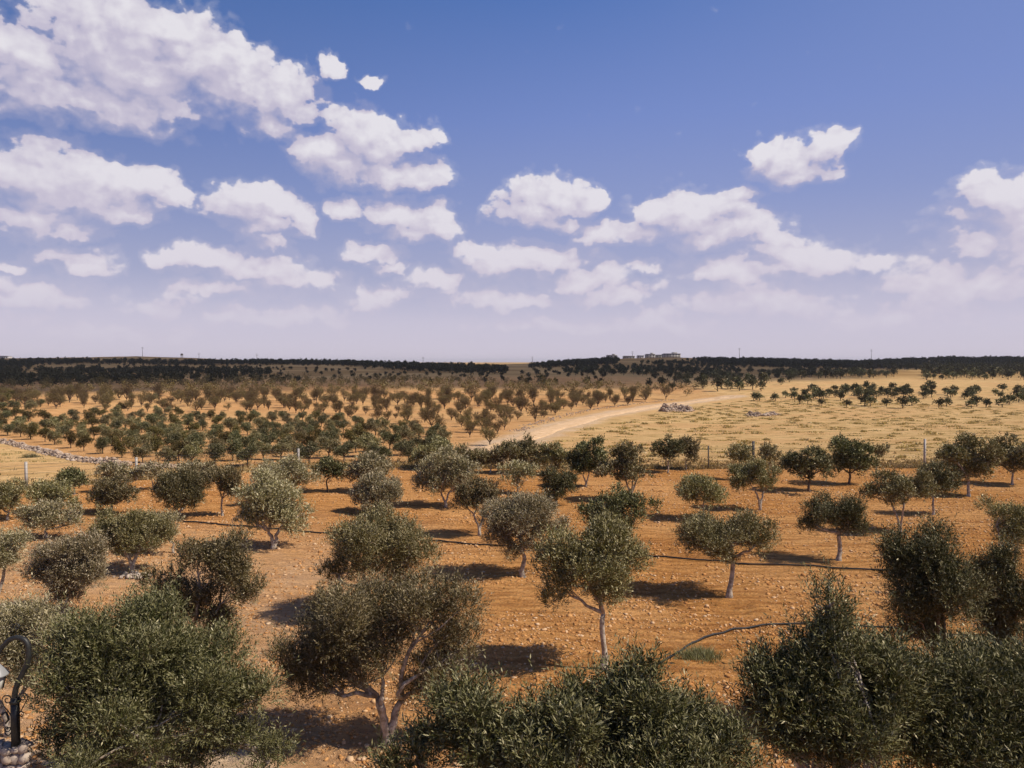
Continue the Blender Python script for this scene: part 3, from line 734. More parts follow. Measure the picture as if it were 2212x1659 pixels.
# name, base (D), crown masses (D cx, cy, rx, ry), options, label
BIG = [
 ('olive_tree', (1303,1447), [(1265,1215,95,75),(1325,1225,68,80),(1225,1270,55,40),(1290,1170,70,40)], dict(fork_h=1.45, trunk_r=.085, seed=101), 'olive tree with one tall bare pale trunk standing alone at mid-orchard'),
 ('olive_tree', (838,1612), [(790,1350,115,75),(930,1330,85,70),(700,1400,90,70),(985,1400,60,45),(830,1430,70,50),(930,1470,70,55),(670,1470,55,60),(740,1440,70,60)], dict(forks=3, fork_h=1.0, trunk_r=.10, seed=102), 'broad dark olive tree whose white trunk forks low above its shade'),
 ('olive_tree', (808,1325), [(800,1175,95,60),(880,1200,62,50),(735,1225,50,42),(850,1255,60,40)], dict(forks=2, fork_h=.95, trunk_r=.085, seed=103), 'round olive tree rising directly behind the broad fork-trunked dark one'),
 ('olive_tree', (1130,1246), [(1125,1125,70,55),(1170,1140,45,45),(1085,1150,42,42),(1130,1185,50,28)], dict(fork_h=.85, trunk_r=.10, seed=104, leafm='S'), 'round-headed olive tree with short stout trunk and shade to its left'),
 ('olive_tree', (1576,1290), [(1540,1160,68,48),(1500,1175,38,38),(1590,1150,55,35),(1640,1165,38,32),(1560,1200,40,25)], dict(fork_h=1.35, trunk_r=.095, seed=105, lean=(.08,0)), 'flat-topped olive tree with slim grey trunk beside the black irrigation hose'),
 ('olive_tree', (1812,1210), [(1795,1110,60,38),(1755,1125,32,28),(1835,1125,32,38)], dict(fork_h=1.1, trunk_r=.10, seed=106, leafm='N'), 'compact dark olive tree with crooked trunk just above the hose line'),
 ('olive_tree', (592,1187), [(585,1085,62,52),(620,1110,42,45),(545,1115,38,38),(585,1060,40,28)], dict(forks=2, fork_h=.8, trunk_r=.11, seed=107, leafm='S'), 'fluffy grey-green olive tree with short white trunk near the hose start'),
 ('olive_tree', (286,1240), [(255,1145,50,42),(300,1155,55,45),(335,1150,45,30),(225,1160,30,35)], dict(forks=2, fork_h=1.15, trunk_r=.08, seed=108), 'olive tree on two splayed stems with pale stones round its foot'),
 ('olive_tree', (375,1195), [(350,1142,42,28),(330,1150,30,22)], dict(fork_h=.4, trunk_r=.06, seed=109, leafm='S'), 'low pale bushy olive beside the two-stemmed tree'),
 ('olive_tree', (138,1330), [(150,1215,75,62),(110,1235,50,55),(195,1230,45,52),(140,1285,48,30)], dict(forks=2, fork_h=.8, trunk_r=.05, seed=110, leafm='S'), 'large loose silvery olive with thin stems above the big foreground tree'),
 ('olive_tree', (440,1420), [(490,1215,60,55),(430,1200,45,32),(520,1270,38,55),(355,1280,45,55),(430,1310,70,42),(480,1340,50,30)], dict(forks=2, fork_h=.9, trunk_r=.07, seed=111), 'c-shaped olive crown with an open hole in its middle'),
 ('olive_tree', (-8,1292), [(20,1190,40,42),(-25,1200,45,45)], dict(fork_h=1.2, trunk_r=.06, seed=112, lean=(.35,0), leafm='S'), 'small silvery olive with leaning stem at the photo edge'),
 ('olive_tree', (1642,1102), [(1605,1030,28,30),(1640,1022,40,22),(1662,1040,26,25)], dict(forks=2, fork_h=1.0, trunk_r=.07, seed=114), 'rounded olive with v-shaped pale stems below the dark fence post'),
 ('olive_tree', (1520,1122), [(1510,1060,45,30),(1545,1068,26,24),(1480,1070,22,20)], dict(fork_h=1.0, trunk_r=.06, seed=115), 'small umbrella-headed olive with thin straight trunk in the open soil'),
 ('olive_tree', (1748,1062), [(1745,1005,48,28),(1715,1005,28,22),(1782,1010,22,25)], dict(fork_h=.8, trunk_r=.09, seed=116, leafm='N', barkm='D'), 'dark spreading olive with a short leaning dark trunk'),
 ('olive_tree', (1835,1046), [(1842,985,42,34),(1815,1000,28,28),(1868,1000,22,28)], dict(fork_h=.75, trunk_r=.09, seed=117, leafm='N', barkm='D'), 'tall dark olive touching the spreading dark one beside it'),
 ('olive_tree', (1893,1014), [(1900,978,18,14)], dict(fork_h=.7, trunk_r=.05, seed=118), 'tiny olive with a small tuft crown near the white fence post'),
 ('olive_tree', (1945,1152), [(1915,1055,42,30),(1960,1060,45,28),(1880,1068,25,14),(1990,1050,30,30)], dict(forks=3, fork_h=1.5, trunk_r=.06, seed=119), 'wide olive with several slim pale stems fanning from one foot'),
 ('olive_tree', (2016,1112), [(2030,1038,40,32),(2055,1050,20,28)], dict(fork_h=.8, trunk_r=.07, seed=120, leafm='N'), 'dark olive overlapping the wide many-stemmed one'),
 ('olive_tree', (2092,1072), [(2090,990,50,35),(2045,975,32,24),(2130,985,35,35),(2090,1020,45,22)], dict(fork_h=.9, trunk_r=.10, seed=121), 'large full olive with short dark trunk near the white fence post'),
 ('olive_tree', (2187,1047), [(2185,985,40,38),(2155,975,28,28),(2225,980,40,35)], dict(fork_h=.8, trunk_r=.08, seed=122), 'full olive at the photo edge along the far fence'),
 ('olive_tree', (1603,1036), [(1602,983,27,22)], dict(fork_h=.6, trunk_r=.06, seed=123), 'small olive half behind the rounded one with v-shaped stems'),
 ('olive_tree', (1662,1020), [(1662,982,27,20)], dict(fork_h=.5, trunk_r=.05, seed=124), 'low olive just beyond the dark fence post'),
 ('olive_tree', (1443,1022), [(1435,975,26,24),(1458,972,22,22)], dict(fork_h=.8, trunk_r=.06, seed=125, leafm='N'), 'slim-trunked olive, nearer of a pair against the dry grass'),
 ('olive_tree', (1482,1014), [(1485,968,24,20),(1492,985,18,16)], dict(fork_h=.7, trunk_r=.05, seed=126), 'olive standing behind the slim-trunked one against the dry grass'),
 ('olive_tree', (1363,1080), [(1355,988,36,24),(1315,1020,32,24),(1350,1022,36,20),(1390,1022,18,16)], dict(forks=3, fork_h=1.2, trunk_r=.07, seed=127), 'olive in stacked tiers over pale twisted multiple stems'),
 ('olive_tree', (1266,1052), [(1285,985,28,34),(1250,990,26,34),(1268,1010,28,18)], dict(forks=2, fork_h=.8, trunk_r=.06, seed=128, leafm='N'), 'tall full olive with pale forked stem beside the stacked-tier tree'),
 ('olive_tree', (1183,1026), [(1190,985,36,26),(1215,995,20,22)], dict(fork_h=.45, trunk_r=.07, seed=129), 'bushy olive between the tall full one and the curve of the track'),
 ('olive_tree', (1108,1022), [(1120,975,42,28),(1085,985,28,22),(1150,985,26,22)], dict(fork_h=.4, trunk_r=.07, seed=130), 'wide bushy olive where the dirt track meets the orchard'),
 ('olive_tree', (1200,1092), [(1185,1040,28,26),(1220,1050,28,30),(1195,1068,34,16)], dict(fork_h=.35, trunk_r=.07, seed=131, leafm='N'), 'squat dark two-lobed olive bush on open soil'),
 ('olive_tree', (1118,1066), [(1120,1025,34,26)], dict(fork_h=.6, trunk_r=.05, seed=132, leafm='S'), 'small pale olive between the wide bushy one and the squat dark bush'),
 ('olive_tree', (1340,1200), [(1330,1090,45,32),(1290,1110,36,28),(1375,1100,38,30),(1320,1125,50,24)], dict(forks=2, fork_h=.7, trunk_r=.08, seed=133, leafm='N'), 'wide dark olive rising behind the tall bare-trunked tree'),
 ('olive_tree', (1036,1157), [(1030,1070,42,32),(1060,1085,22,28),(1000,1085,22,22)], dict(forks=2, fork_h=1.0, trunk_r=.07, seed=134), 'olive with bent slender trunk casting an oval shade'),
 ('olive_tree', (962,1096), [(960,1015,50,32),(925,1040,32,30),(1000,1020,36,32),(985,1050,40,22)], dict(forks=2, fork_h=.8, trunk_r=.07, seed=135, leafm='S'), 'broad silvery olive leaning left over a thin forked stem'),
 ('olive_tree', (814,1108), [(810,1060,50,32),(775,1075,28,24),(845,1070,28,28),(812,1090,48,14)], dict(forks=2, fork_h=.45, trunk_r=.07, seed=136, leafm='S'), 'dense dome-shaped silvery olive reaching almost to the soil'),
 ('olive_tree', (790,1062), [(800,1012,48,26),(830,1015,28,24),(770,1020,26,20)], dict(fork_h=.5, trunk_r=.07, seed=137, leafm='S'), 'silvery olive standing right behind the dome-shaped one'),
 ('olive_tree', (706,1062), [(700,1012,28,24),(728,1018,20,22)], dict(fork_h=.7, trunk_r=.06, seed=138, leafm='N', barkm='D'), 'small olive with a leaning dark trunk and long thin shade'),
 ('olive_tree', (615,1090), [(615,1025,45,26),(655,1035,28,24),(580,1030,28,24)], dict(fork_h=.7, trunk_r=.07, seed=139, leafm='S'), 'pale wide olive crown peeping over the fluffy grey-green one'),
 ('olive_tree', (480,1115), [(480,1042,34,30),(455,1030,20,18),(500,1055,18,24)], dict(fork_h=.9, trunk_r=.06, seed=140), 'olive with kinked white trunk beside the big round bush'),
 ('olive_tree', (385,1122), [(385,1062,52,42),(360,1065,36,34),(415,1070,30,34)], dict(fork_h=.3, trunk_r=.08, seed=141, leafm='Y'), 'big round yellow-green olive bush with no visible trunk'),
 ('olive_tree', (240,1108), [(240,1065,36,30),(212,1082,26,22),(268,1075,26,26)], dict(fork_h=.4, trunk_r=.07, seed=142), 'dense olive bush next to the pale concrete post'),
 ('olive_tree', (250,1062), [(242,1022,32,20),(275,1030,24,18)], dict(fork_h=.5, trunk_r=.06, seed=143, leafm='S'), 'pale olive behind the bush next to the concrete post'),
 ('olive_tree', (160,1068), [(150,1035,30,18),(182,1042,18,16)], dict(fork_h=.5, trunk_r=.06, seed=144, leafm='N'), 'small dark olive alone against the left grass patch'),
 ('olive_tree', (100,1162), [(75,1120,36,28),(115,1115,40,25),(155,1130,26,22)], dict(fork_h=.4, trunk_r=.07, seed=145, leafm='S'), 'low spreading silvery olive in the left orchard, clear of the fence'),
 ('olive_tree', (112,1108), [(95,1070,32,26),(135,1078,36,24)], dict(fork_h=.4, trunk_r=.07, seed=146), 'olive bush in front of the left white fence post'),
 ('olive_tree', (18,1122), [(22,1078,38,30),(-15,1085,35,30)], dict(fork_h=.4, trunk_r=.07, seed=147), 'round olive bush at the photo edge below the grass patch'),
 ('olive_tree', (2182,1262), [(2160,1110,40,22),(2200,1120,30,28),(2190,1155,45,25)], dict(forks=2, fork_h=1.3, trunk_r=.05, seed=148), 'thin sparse olive showing at the photo edge above the dark crowns'),
 ('olive_tree', (2035,1570), [(1985,1230,75,62),(2040,1290,75,70),(1950,1300,52,60),(2010,1200,50,42),(1935,1200,30,30),(2010,1375,62,42),(1955,1355,42,40)], dict(fork_h=1.5, trunk_r=.09, seed=149, leafm='N', barkm='D', depth=15.5), 'dark glossy olive with spire-like top rising behind the big clump'),
 ('olive_tree', (2150,1520), [(2160,1230,50,40),(2200,1290,60,70),(2140,1330,50,55),(2110,1260,35,45),(2160,1385,60,36)], dict(fork_h=1.5, trunk_r=.12, seed=150, leafm='N', barkm='D', depth=17.0), 'dark olive at the photo edge with a thick dark hanging trunk'),
 ('olive_tree', (20,1600), [(60,1360,65,45),(10,1380,60,50),(120,1370,45,40),(40,1430,60,45)], dict(forks=2, fork_h=1.0, trunk_r=.07, seed=151, leafm='S', depth=15.5), 'pale straggly olive behind the wrought iron lamp'),
 ('olive_tree', (935,1014), [(940,975,36,24),(905,990,24,20)], dict(fork_h=.4, trunk_r=.06, seed=152), 'olive bush joining the broad silvery tree to the grove behind'),
 ('olive_tree', (1010,1020), [(1025,992,34,18),(1000,985,24,20)], dict(fork_h=.4, trunk_r=.06, seed=153), 'low dark olive bush closing off the end of the dirt track'),
 ('olive_tree', (1060,1022), [(1065,992,28,18)], dict(fork_h=.4, trunk_r=.06, seed=154), 'low olive bush between the track end and the wide bushy olive'),
 ('olive_tree', (430,1062), [(440,1020,32,18),(410,1015,26,16)], dict(fork_h=.4, trunk_r=.06, seed=155, leafm='S'), 'pale olive showing over the big round yellow-green bush'),
 ('olive_tree', (330,1058), [(325,1020,32,16)], dict(fork_h=.4, trunk_r=.06, seed=156, leafm='S'), 'pale flat-topped olive beside the concrete post at the fence'),
]
M_YEL = leaf_mat('yellow_green_olive_leaf', (0.105, 0.095, 0.028), (0.22, 0.19, 0.085), 0.25)
LM = {'S': M_SILV, 'N': M_NEAR, 'Y': M_YEL, None: M_LEAF}
for (nm, (bx, by), masses, o, lab) in BIG:
    b = g1(bx, by)
    if 'depth' in o:
        d_ = o['depth']; X_, Y_, Z_ = d_ray(bx, by); b = Vector((float(X_ / Y_) * d_, d_, float(hgt(X_ / Y_ * d_, d_))))
    rg = rng_(o['seed'])
    bl = []
    for i, (mx, my, rx, ry) in enumerate(masses):
        rx, ry = rx * 1.1, ry * 1.08
        dd = b.y + (rg.uniform(-0.45, 0.45) * rx / F * b.y if i else 0)
        X_, Y_, Z_ = d_ray(mx, my)
        s_ = dd / F
        bl.append((float(X_ / Y_) * dd - b.x, dd - b.y, CAMZ + float(Z_ / Y_) * dd - b.z, rx * s_, rx * s_ * 0.95, ry * s_))
    d = b.y
    area = sum(4 * a[3] * a[5] for a in bl)
    if d < 18: L_, W_, per, sl = 0.075, 0.018, 12, 0.30
    elif d < 30: L_, W_, per, sl = 0.09, 0.026, 9, 0.27
    elif d < 42: L_, W_, per, sl = 0.11, 0.040, 7, 0.24
    else: L_, W_, per, sl = 0.14, 0.060, 6, 0.22
    sh = int(area * 4.2 / (0.5 * L_ * W_ * per))
    tree = tree_thing(nm, b, bl, o['seed'], o.get('forks', 1), o['trunk_r'], max(0.3, o['fork_h']), int(12 + 6 * len(bl)), min(sh, 9000), per, L_, W_, sl,
                      LM[o.get('leafm')], M_BARKD if o.get('barkm') else M_BARK, o.get('lean', (0, 0)), 0.75, 8 if d < 30 else 6, d < 45)
    tag(tree, lab, 'olive tree', 'olive trees standing in the tilled orchard')

# the three nearest crowns
def near_tree(bx, dist, masses, seed, lab, n, L_, W_, sl, leafm, fork_h, trunk_r, per=14, spires=(), lo=0.26, hi=0.46):
    X_, Y_, Z_ = d_ray(bx, 1659)
    b = Vector((float(X_ / Y_) * dist, dist, float(hgt(X_ / Y_ * dist, dist))))
    bl = []
    for (mx, my, rx, ry, off) in masses:
        dd = dist + off; X_, Y_, Z_ = d_ray(mx, my); s_ = dd / F
        bl.append((float(X_ / Y_) * dd - b.x, off, CAMZ + float(Z_ / Y_) * dd - b.z, rx * s_, rx * s_ * 0.9, ry * s_))
    t = tree_thing('olive_tree', b, bl, seed, 2, trunk_r, fork_h, 90, n, per, L_, W_, sl, leafm, M_BARK, (0, 0), 0.8, 9, True, lo, hi)
    tag(t, lab, 'olive tree', 'olive trees standing in the tilled orchard')
near_tree(300, 13.0, [(270,1420,150,105,0),(195,1500,105,95,-.6),(380,1480,150,95,.3),(490,1520,100,85,.1),(300,1570,150,85,-.7),(160,1600,75,65,-.3),
                      (520,1600,60,50,.2),(330,1360,95,60,.5),(430,1640,60,34,.2),(210,1660,120,50,-.8),(580,1640,45,40,.1),(300,1650,110,40,.4)], 201,
          'huge bushy green olive filling the corner beside the iron lamp', 12500, 0.080, 0.018, 0.32, M_NEAR, 0.8, 0.12)
near_tree(1240, 7.6, [(1380,1560,95,105,0),(1300,1600,110,70,.2),(1180,1610,100,85,-.2),(1020,1590,80,80,.1),(980,1540,50,50,.3),(1480,1610,80,85,.1),
                      (1560,1640,70,60,-.1),(900,1640,70,50,.1),(1240,1530,45,50,.2),(1120,1660,140,50,-.4),(1400,1670,150,50,-.4),(850,1665,50,30,0)], 202,
          'nearest olive, only the leafy top of its green crown showing', 8000, 0.068, 0.0145, 0.26, M_NEAR, 2.2, 0.11)
near_tree(1850, 9.2, [(1785,1305,34,62,.1),(1795,1360,45,50,.1),(1780,1430,75,70,0),(1850,1480,110,85,.2),(1720,1500,90,70,-.1),(1700,1570,95,70,-.2),(1830,1590,120,70,-.3),
                      (1640,1470,35,30,0),(1960,1500,85,80,.3)], 203,
          'large dark olive with a tall pointed tuft of shoots on top', 8500, 0.072, 0.016, 0.28, M_NEAR, 1.8, 0.11)
near_tree(2120, 9.6, [(2060,1530,110,90,0),(2140,1480,80,70,.3),(2180,1570,100,95,-.2),(2000,1610,110,65,-.3),(2130,1650,140,50,-.5),(2240,1500,70,90,.2)], 204,
          'dense dark olive crown filling the corner below the photo edge tree', 8500, 0.072, 0.016, 0.28, M_NEAR, 1.8, 0.12)

# ------------------------------------------------------------------ prototypes for copies
def proto_tree(name, seed, h, rxy, leafm, barkm, n, L_, W_, kind='olive'):
    rg = rng_(seed)
    root = bpy.data.objects.new(name, None); root.location = (0, 0, 0)
    mb = MB()
    if kind == 'olive':
        bl = [(rg.uniform(-.25, .25), rg.uniform(-.2, .2), h * 0.50, rxy * .85, rxy * .85, h * .40)]
        for k in range(3):
            a = rg.random() * 6.28
            bl.append((math.cos(a) * rxy * .45, math.sin(a) * rxy * .45, h * rg.uniform(.36, .66), rxy * .5, rxy * .5, h * .26))
        cl = subclumps(bl, 14, seed + 1, .3, .5)
        V, Q = leaves(cl, n, 4, L_, W_, 0.3, seed + 2, 0.6)
        mb.tube([(0, 0, -.2), (0.03, 0, h * .15), (0.08, 0.02, h * .35), (0.02, 0.0, h * .6)], [.10, .08, .07, .04], 6)
        for k in range(3):
            a = k * 2.1 + rg.random()
            mb.tube([(0.03, 0, h * .2), (math.cos(a) * rxy * .25, math.sin(a) * rxy * .25, h * .4), (math.cos(a) * rxy * .5, math.sin(a) * rxy * .5, h * .6)], [.06, .045, .02], 5)
    else:
        cl = []
        nb = 7
        for k in range(nb):
            a = k * 2 * math.pi / nb + rg.random() * .7; sp = rg.uniform(.3, .95) * rxy * [1, .8, 1.15, .7][seed % 4]
            top = np.array([math.cos(a) * sp, math.sin(a) * sp, h * (rg.uniform(.85, 1.0) - .38 * (sp / rxy) ** 2)])
            midp = np.array([top[0] * .5, top[1] * .5, h * rg.uniform(.3, .42)])
            mb.tube([(0, 0, h * .14), midp, (midp + top) / 2 + rg.normal(size=3) * .08, top], [.07, .05, .035, .012], 5)
            for f_ in (.2, .45, .7, .92):
                cl.append([*(midp + (top - midp) * f_ + rg.normal(size=3) * .12), .27 * rxy + .14])
                e = midp + (top - midp) * f_ + np.array([rg.normal() * .35, rg.normal() * .35, .35])
                mb.tube([midp + (top - midp) * (f_ - .2), e], [.022, .008], 3)
        mb.tube([(0, 0, -.2), (0.02, 0.01, h * .16)], [.10, .075], 6)
        V, Q = leaves(np.array(cl), n, 4, L_, W_, 0.35, seed + 2, 0.9)
    return (name, mk_mesh(name + '_crown', V, Q, None, leafm), mb.mesh(name + '_trunk', barkm, True))

def place(pr, loc, rz, sc, lab, cat, group):
    name, cm, tm = pr
    r = bpy.data.objects.new(name, None); COL.objects.link(r)
    r.location = loc; r.rotation_euler = (0, 0, rz); r.scale = sc; r.empty_display_size = .3
    c_ = bpy.data.objects.new('crown', cm); COL.objects.link(c_); c_.parent = r
    t_ = bpy.data.objects.new('trunk', tm); COL.objects.link(t_); t_.parent = r
    return tag(r, lab, cat, group)

ONES = 'zeroth first second third fourth fifth sixth seventh eighth ninth tenth eleventh twelfth thirteenth fourteenth fifteenth sixteenth seventeenth eighteenth nineteenth'.split()
TENS = {2: 'twent', 3: 'thirt', 4: 'fort', 5: 'fift', 6: 'sixt', 7: 'sevent', 8: 'eight', 9: 'ninet'}
def ordw(n):
    if n < 20: return ONES[n]
    if n >= 100: return 'hundred-and-' + ordw(n - 100) if n > 100 else 'hundredth'
    t, o_ = divmod(n, 10)
    return TENS[t] + 'ieth' if o_ == 0 else TENS[t] + 'y-' + ONES[o_]

OL = [proto_tree('olive_tree', 300 + i, 3.0, 1.45 + .12 * (i % 3), [M_FARL, M_LEAF, M_NEAR][i % 3], M_BARKD, 1150, 0.17, 0.080) for i in range(9)]
A3 = [(75,430,120),(205,445,130),(300,468,160),(445,495,130),(540,520,145),(700,555,140),(830,585,110),(1015,610,160),(1205,650,190),(1410,700,160),(1660,730,190),(1890,725,210),(2120,725,190),
 (680,385,110),(800,385,120),(560,400,150),(450,380,110),(330,400,100),(930,470,130),(820,455,90),(1060,475,120),(1300,520,110),(1440,560,170),(1690,600,190),(1930,630,220),(2150,600,150),
 (890,310,140),(1030,360,110),(1140,410,100),(1240,370,140),(1400,400,130),(1520,350,150),(1600,320,100),(1520,500,180),(1740,420,140),(1910,435,140),(2000,380,110),(1850,310,110),(2090,495,110),
 (730,270,110),(930,240,90),(1010,250,90),(1130,230,110),(1170,290,110),(1200,190,100),(1390,280,110),(1570,220,90),(1660,225,80),(1760,245,100),
 (40,290,120),(150,270,120),(280,290,140),(440,300,130),(200,340,110),(60,240,90),(-60,380,120),(-50,300,120),(-40,230,110),(10,350,110),
 (20,180,90),(140,185,110),(300,200,130),(400,150,90),(60,120,120),(130,90,120),(40,60,120),(180,70,90),(260,110,80),(-30,140,110),(500,80,90),(720,20,100),(1500,120,110),(1080,90,100)]
A4 = [(130,375,140),(400,350,120),(450,340,80),(290,395,120),(660,440,150),(560,460,120),(765,335,70),(890,390,120),(970,320,80),(860,440,120),(1175,365,130),(1090,440,130),(850,540,200),
 (640,530,110),(350,500,130),(430,470,110),(310,560,180),(600,630,200),(860,660,200),(290,690,200),(1050,520,180),(1040,610,220),(1280,420,90),(1340,470,170),(1290,560,180),(1400,600,220),
 (1470,400,160),(1550,470,120),(1600,530,190),(1790,480,180),(1890,580,180),(1980,480,110),(2110,470,110),(1780,650,150),(1930,700,200),(2060,610,220),(1500,640,200),(1180,640,190),(720,600,160)]
pts = [(x * .21875, 846.8 + y * .21875, wd * .21875) for x, y, wd in A3] + [(466.6 + x * .2344, 846.8 + y * .2344, wd * .2344) for x, y, wd in A4]
rg = rng_(44); gp = [(-40,905),(240,903),(420,905),(700,905),(985,950),(960,990),(700,1003),(420,1004),(260,985),(120,958),(0,945),(-40,940)]
tries = 0
while len(pts) < 195 and tries < 6000:
    tries += 1
    ax_, ay_ = rg.uniform(-40, 985), rg.uniform(903, 1003)
    if inpoly(np.array([ax_]), np.array([ay_]), gp)[0] and min(math.hypot((ax_ - p[0]), (ay_ - p[1]) * 2.2) for p in pts) > 21 + (ay_ - 900) * .12:
        pts.append((ax_, ay_, 20 + (ay_ - 900) * .2))
G_ = gnd([p[0] for p in pts], [p[1] for p in pts])
items = [(g, p) for g, p in zip(G_, pts) if not np.isnan(g[0])]
items.sort(key=lambda it: it[1][1])           # far to near
NR = 11
rows = [items[i * len(items) // NR:(i + 1) * len(items) // NR] for i in range(NR)]
rg = rng_(5)
for ri, row in enumerate(reversed(rows)):
    row.sort(key=lambda it: it[1][0])
    for k, (g, p) in enumerate(row):
        wm = p[2] / F * g[1] / 2.65
        dark = p[0] > 840 and 960 < p[1] < 985
        pr = OL[int(rg.integers(0, 9))] if not dark else OL[2]
        zs = min(1.15, max(.62, wm * .9)) * rg.uniform(.9, 1.1)
        place(pr, (g[0], g[1], g[2]), rg.random() * 6.28, (max(.55, wm * rg.uniform(.88, 1.1)), max(.55, wm), zs),
              f'olive tree in the grove beyond the fence, {ordw(k+1)} from the left in its {ordw(ri+1)} row', 'olive tree', 'olive trees in the grove beyond the fence')

# sparse brown trees
def to_d(x, y, z):
    """World point to picture units."""
    cp, sp = math.cos(PITCH), math.sin(PITCH)
    zz = z - CAMZ
    fz = y * cp - zz * sp; upz = y * sp + zz * cp
    return CX + x / fz * F, CY - upz / fz * F
BR = [proto_tree('brown_tree', 400 + i, 3.7, 1.6, M_BROWN, M_BARKD, 520 + 90 * (i % 3), 0.17, 0.075, 'v') for i in range(8)]
ca, sa = math.cos(.52), math.sin(.52)
gi_, gj_ = np.meshgrid(np.arange(-60, 61), np.arange(-60, 61))
rg = rng_(6)
lx = gi_.ravel() * 5.4 + rg.normal(0, 1.25, gi_.size); ly = gj_.ravel() * 5.9 + rg.normal(0, 1.25, gi_.size)
wx = lx * ca - ly * sa - 60; wy = lx * sa + ly * ca + 200
k_ = (wy > 80) & (wy < 420); wx, wy = wx[k_], wy[k_]
wz = hgt(wx, wy)
ddx, ddy = to_d(wx, wy, wz)
poly = [(-120,880),(150,884),(380,893),(600,893),(820,915),(1000,940),(1060,975),(1100,945),(1180,912),(1300,885),(1400,870),(1500,862),(1520,850),(1300,840),(1100,834),(860,829),(600,829),(300,833),(-120,840)]
ins = inpoly(ddx, ddy, poly) & (rg.random(len(wx)) < 0.86) & (road_dist(wx, wy) > 6)
wx, wy, wz, ddx, ddy = wx[ins], wy[ins], wz[ins], ddx[ins], ddy[ins]
extra = gnd([1058, 1050, 1075, 1015, 950, 935, 1090], [962, 930, 938, 945, 930, 905, 928])
o_ = np.argsort(wy)
wx, wy, wz, ddx, ddy = [a[o_] for a in (wx, wy, wz, ddx, ddy)]
print('brown trees', len(wx))
nb_ = min(285, len(wx))
NRB = 19
rw = [list(range(i * nb_ // NRB, (i + 1) * nb_ // NRB)) for i in range(NRB)]
for ri, row in enumerate(rw):
    row.sort(key=lambda i: ddx[i])
    for k, i in enumerate(row):
        small = 0.50 + 0.40 * sstep(wy[i], 120, 215) + rg.uniform(-.2, .22)
        place(BR[int(rg.integers(0, 8))], (wx[i], wy[i], wz[i]), rg.random() * 6.28, (small * rg.uniform(1.0, 1.35), small * rg.uniform(1.0, 1.35), small * rg.uniform(.85, 1.15)),
              f'sparse brown orchard tree, {ordw(k+1)} from the left in the {ordw(ri+1)} row past the olive grove', 'tree', 'sparse brown trees in the dry orchard')
place(BR[1], tuple(extra[0]), 1.0, (.75, .75, .55), 'round brown bush standing alone beside the near end of the dirt track', 'tree', 'sparse brown trees in the dry orchard')
for j in range(1, len(extra)):
    place(BR[j], tuple(extra[j]), j, (.5, .5, .5), 'small thin brown sapling in the dry grass beside the dirt track', 'tree', 'thin saplings beside the dirt track')

def mass(name, protos, P3, sc, seed, lab, cat):
    """Many far trees that nobody could count: one mesh."""
    rg = rng_(seed); Vs = []; Qs = []; n0 = 0
    for i in range(len(P3)):
        V, Q = protos[int(rg.integers(0, len(protos)))]
        a = rg.random() * 6.28; c__, s__ = math.cos(a), math.sin(a)
        s_ = sc * rg.uniform(.75, 1.25)
        v = V * s_
        v = np.stack([v[:, 0] * c__ - v[:, 1] * s__, v[:, 0] * s__ + v[:, 1] * c__, v[:, 2]], 1) + P3[i]
        Vs.append(v); Qs.append(Q + n0); n0 += len(v)
    return Vs, Qs
def mesh_arr(me):
    v = np.zeros(len(me.vertices) * 3, np.float32); me.vertices.foreach_get('co', v)
    return v.reshape(-1, 3)
def far_protos(seed, n, L_, W_, h, r):
    out = []
    for i in range(6):
        bl = [(0, 0, h * .58, r * .8, r * .8, h * .4), (r * .4, 0, h * .5, r * .5, r * .5, h * .25)]
        cl = subclumps(bl, 8, seed + i, .35, .55)
        V, Q = leaves(cl, n, 2, L_, W_, .5, seed + 30 + i, .5)
        out.append((V, Q))
    return out
FP = far_protos(500, 90, .8, .5, 3.4, 2.0)
def emit_mass(name, P3, sc, seed, mat, lab, cat, protos=FP):
    Vs, Qs = mass(name, protos, P3, sc, seed, lab, cat)
    return tag(link(name, mk_mesh(name, np.concatenate(Vs), np.concatenate(Qs), None, mat)), lab, cat, kind='stuff')

if len(wx) > nb_:
    P3 = np.stack([wx[nb_:], wy[nb_:], wz[nb_:]], 1)
    emit_mass('far_brown_orchard', P3, .85, 61, M_BROWN, 'far rows of brown orchard trees fading into the shaded slope', 'trees', far_protos(560, 60, .5, .25, 4.2, 1.7))

def scatter_d(polys, spacing, seed, ymax=1100, keep=1.0):
    """Grid-jittered ground points whose picture position falls in the given outlines."""
    rg = rng_(seed)
    out = []
    for poly in polys:
        q = gnd([p[0] for p in poly], [p[1] for p in poly]); q = q[~np.isnan(q[:, 0])]
        x0, x1, y0, y1 = q[:, 0].min() - 30, q[:, 0].max() + 30, max(60, q[:, 1].min() - 30), min(ymax, q[:, 1].max() + 120)
        xs, ys = np.meshgrid(np.arange(x0, x1, spacing), np.arange(y0, y1, spacing))
        xs = xs.ravel() + rg.normal(0, spacing * .22, xs.size); ys = ys.ravel() + rg.normal(0, spacing * .22, ys.size)
        zs = hgt(xs, ys); a, b = to_d(xs, ys, zs)
        k = inpoly(a, b, poly) & (rg.random(len(xs)) < keep)
        out.append(np.stack([xs[k], ys[k], zs[k]], 1))
    return np.concatenate(out)

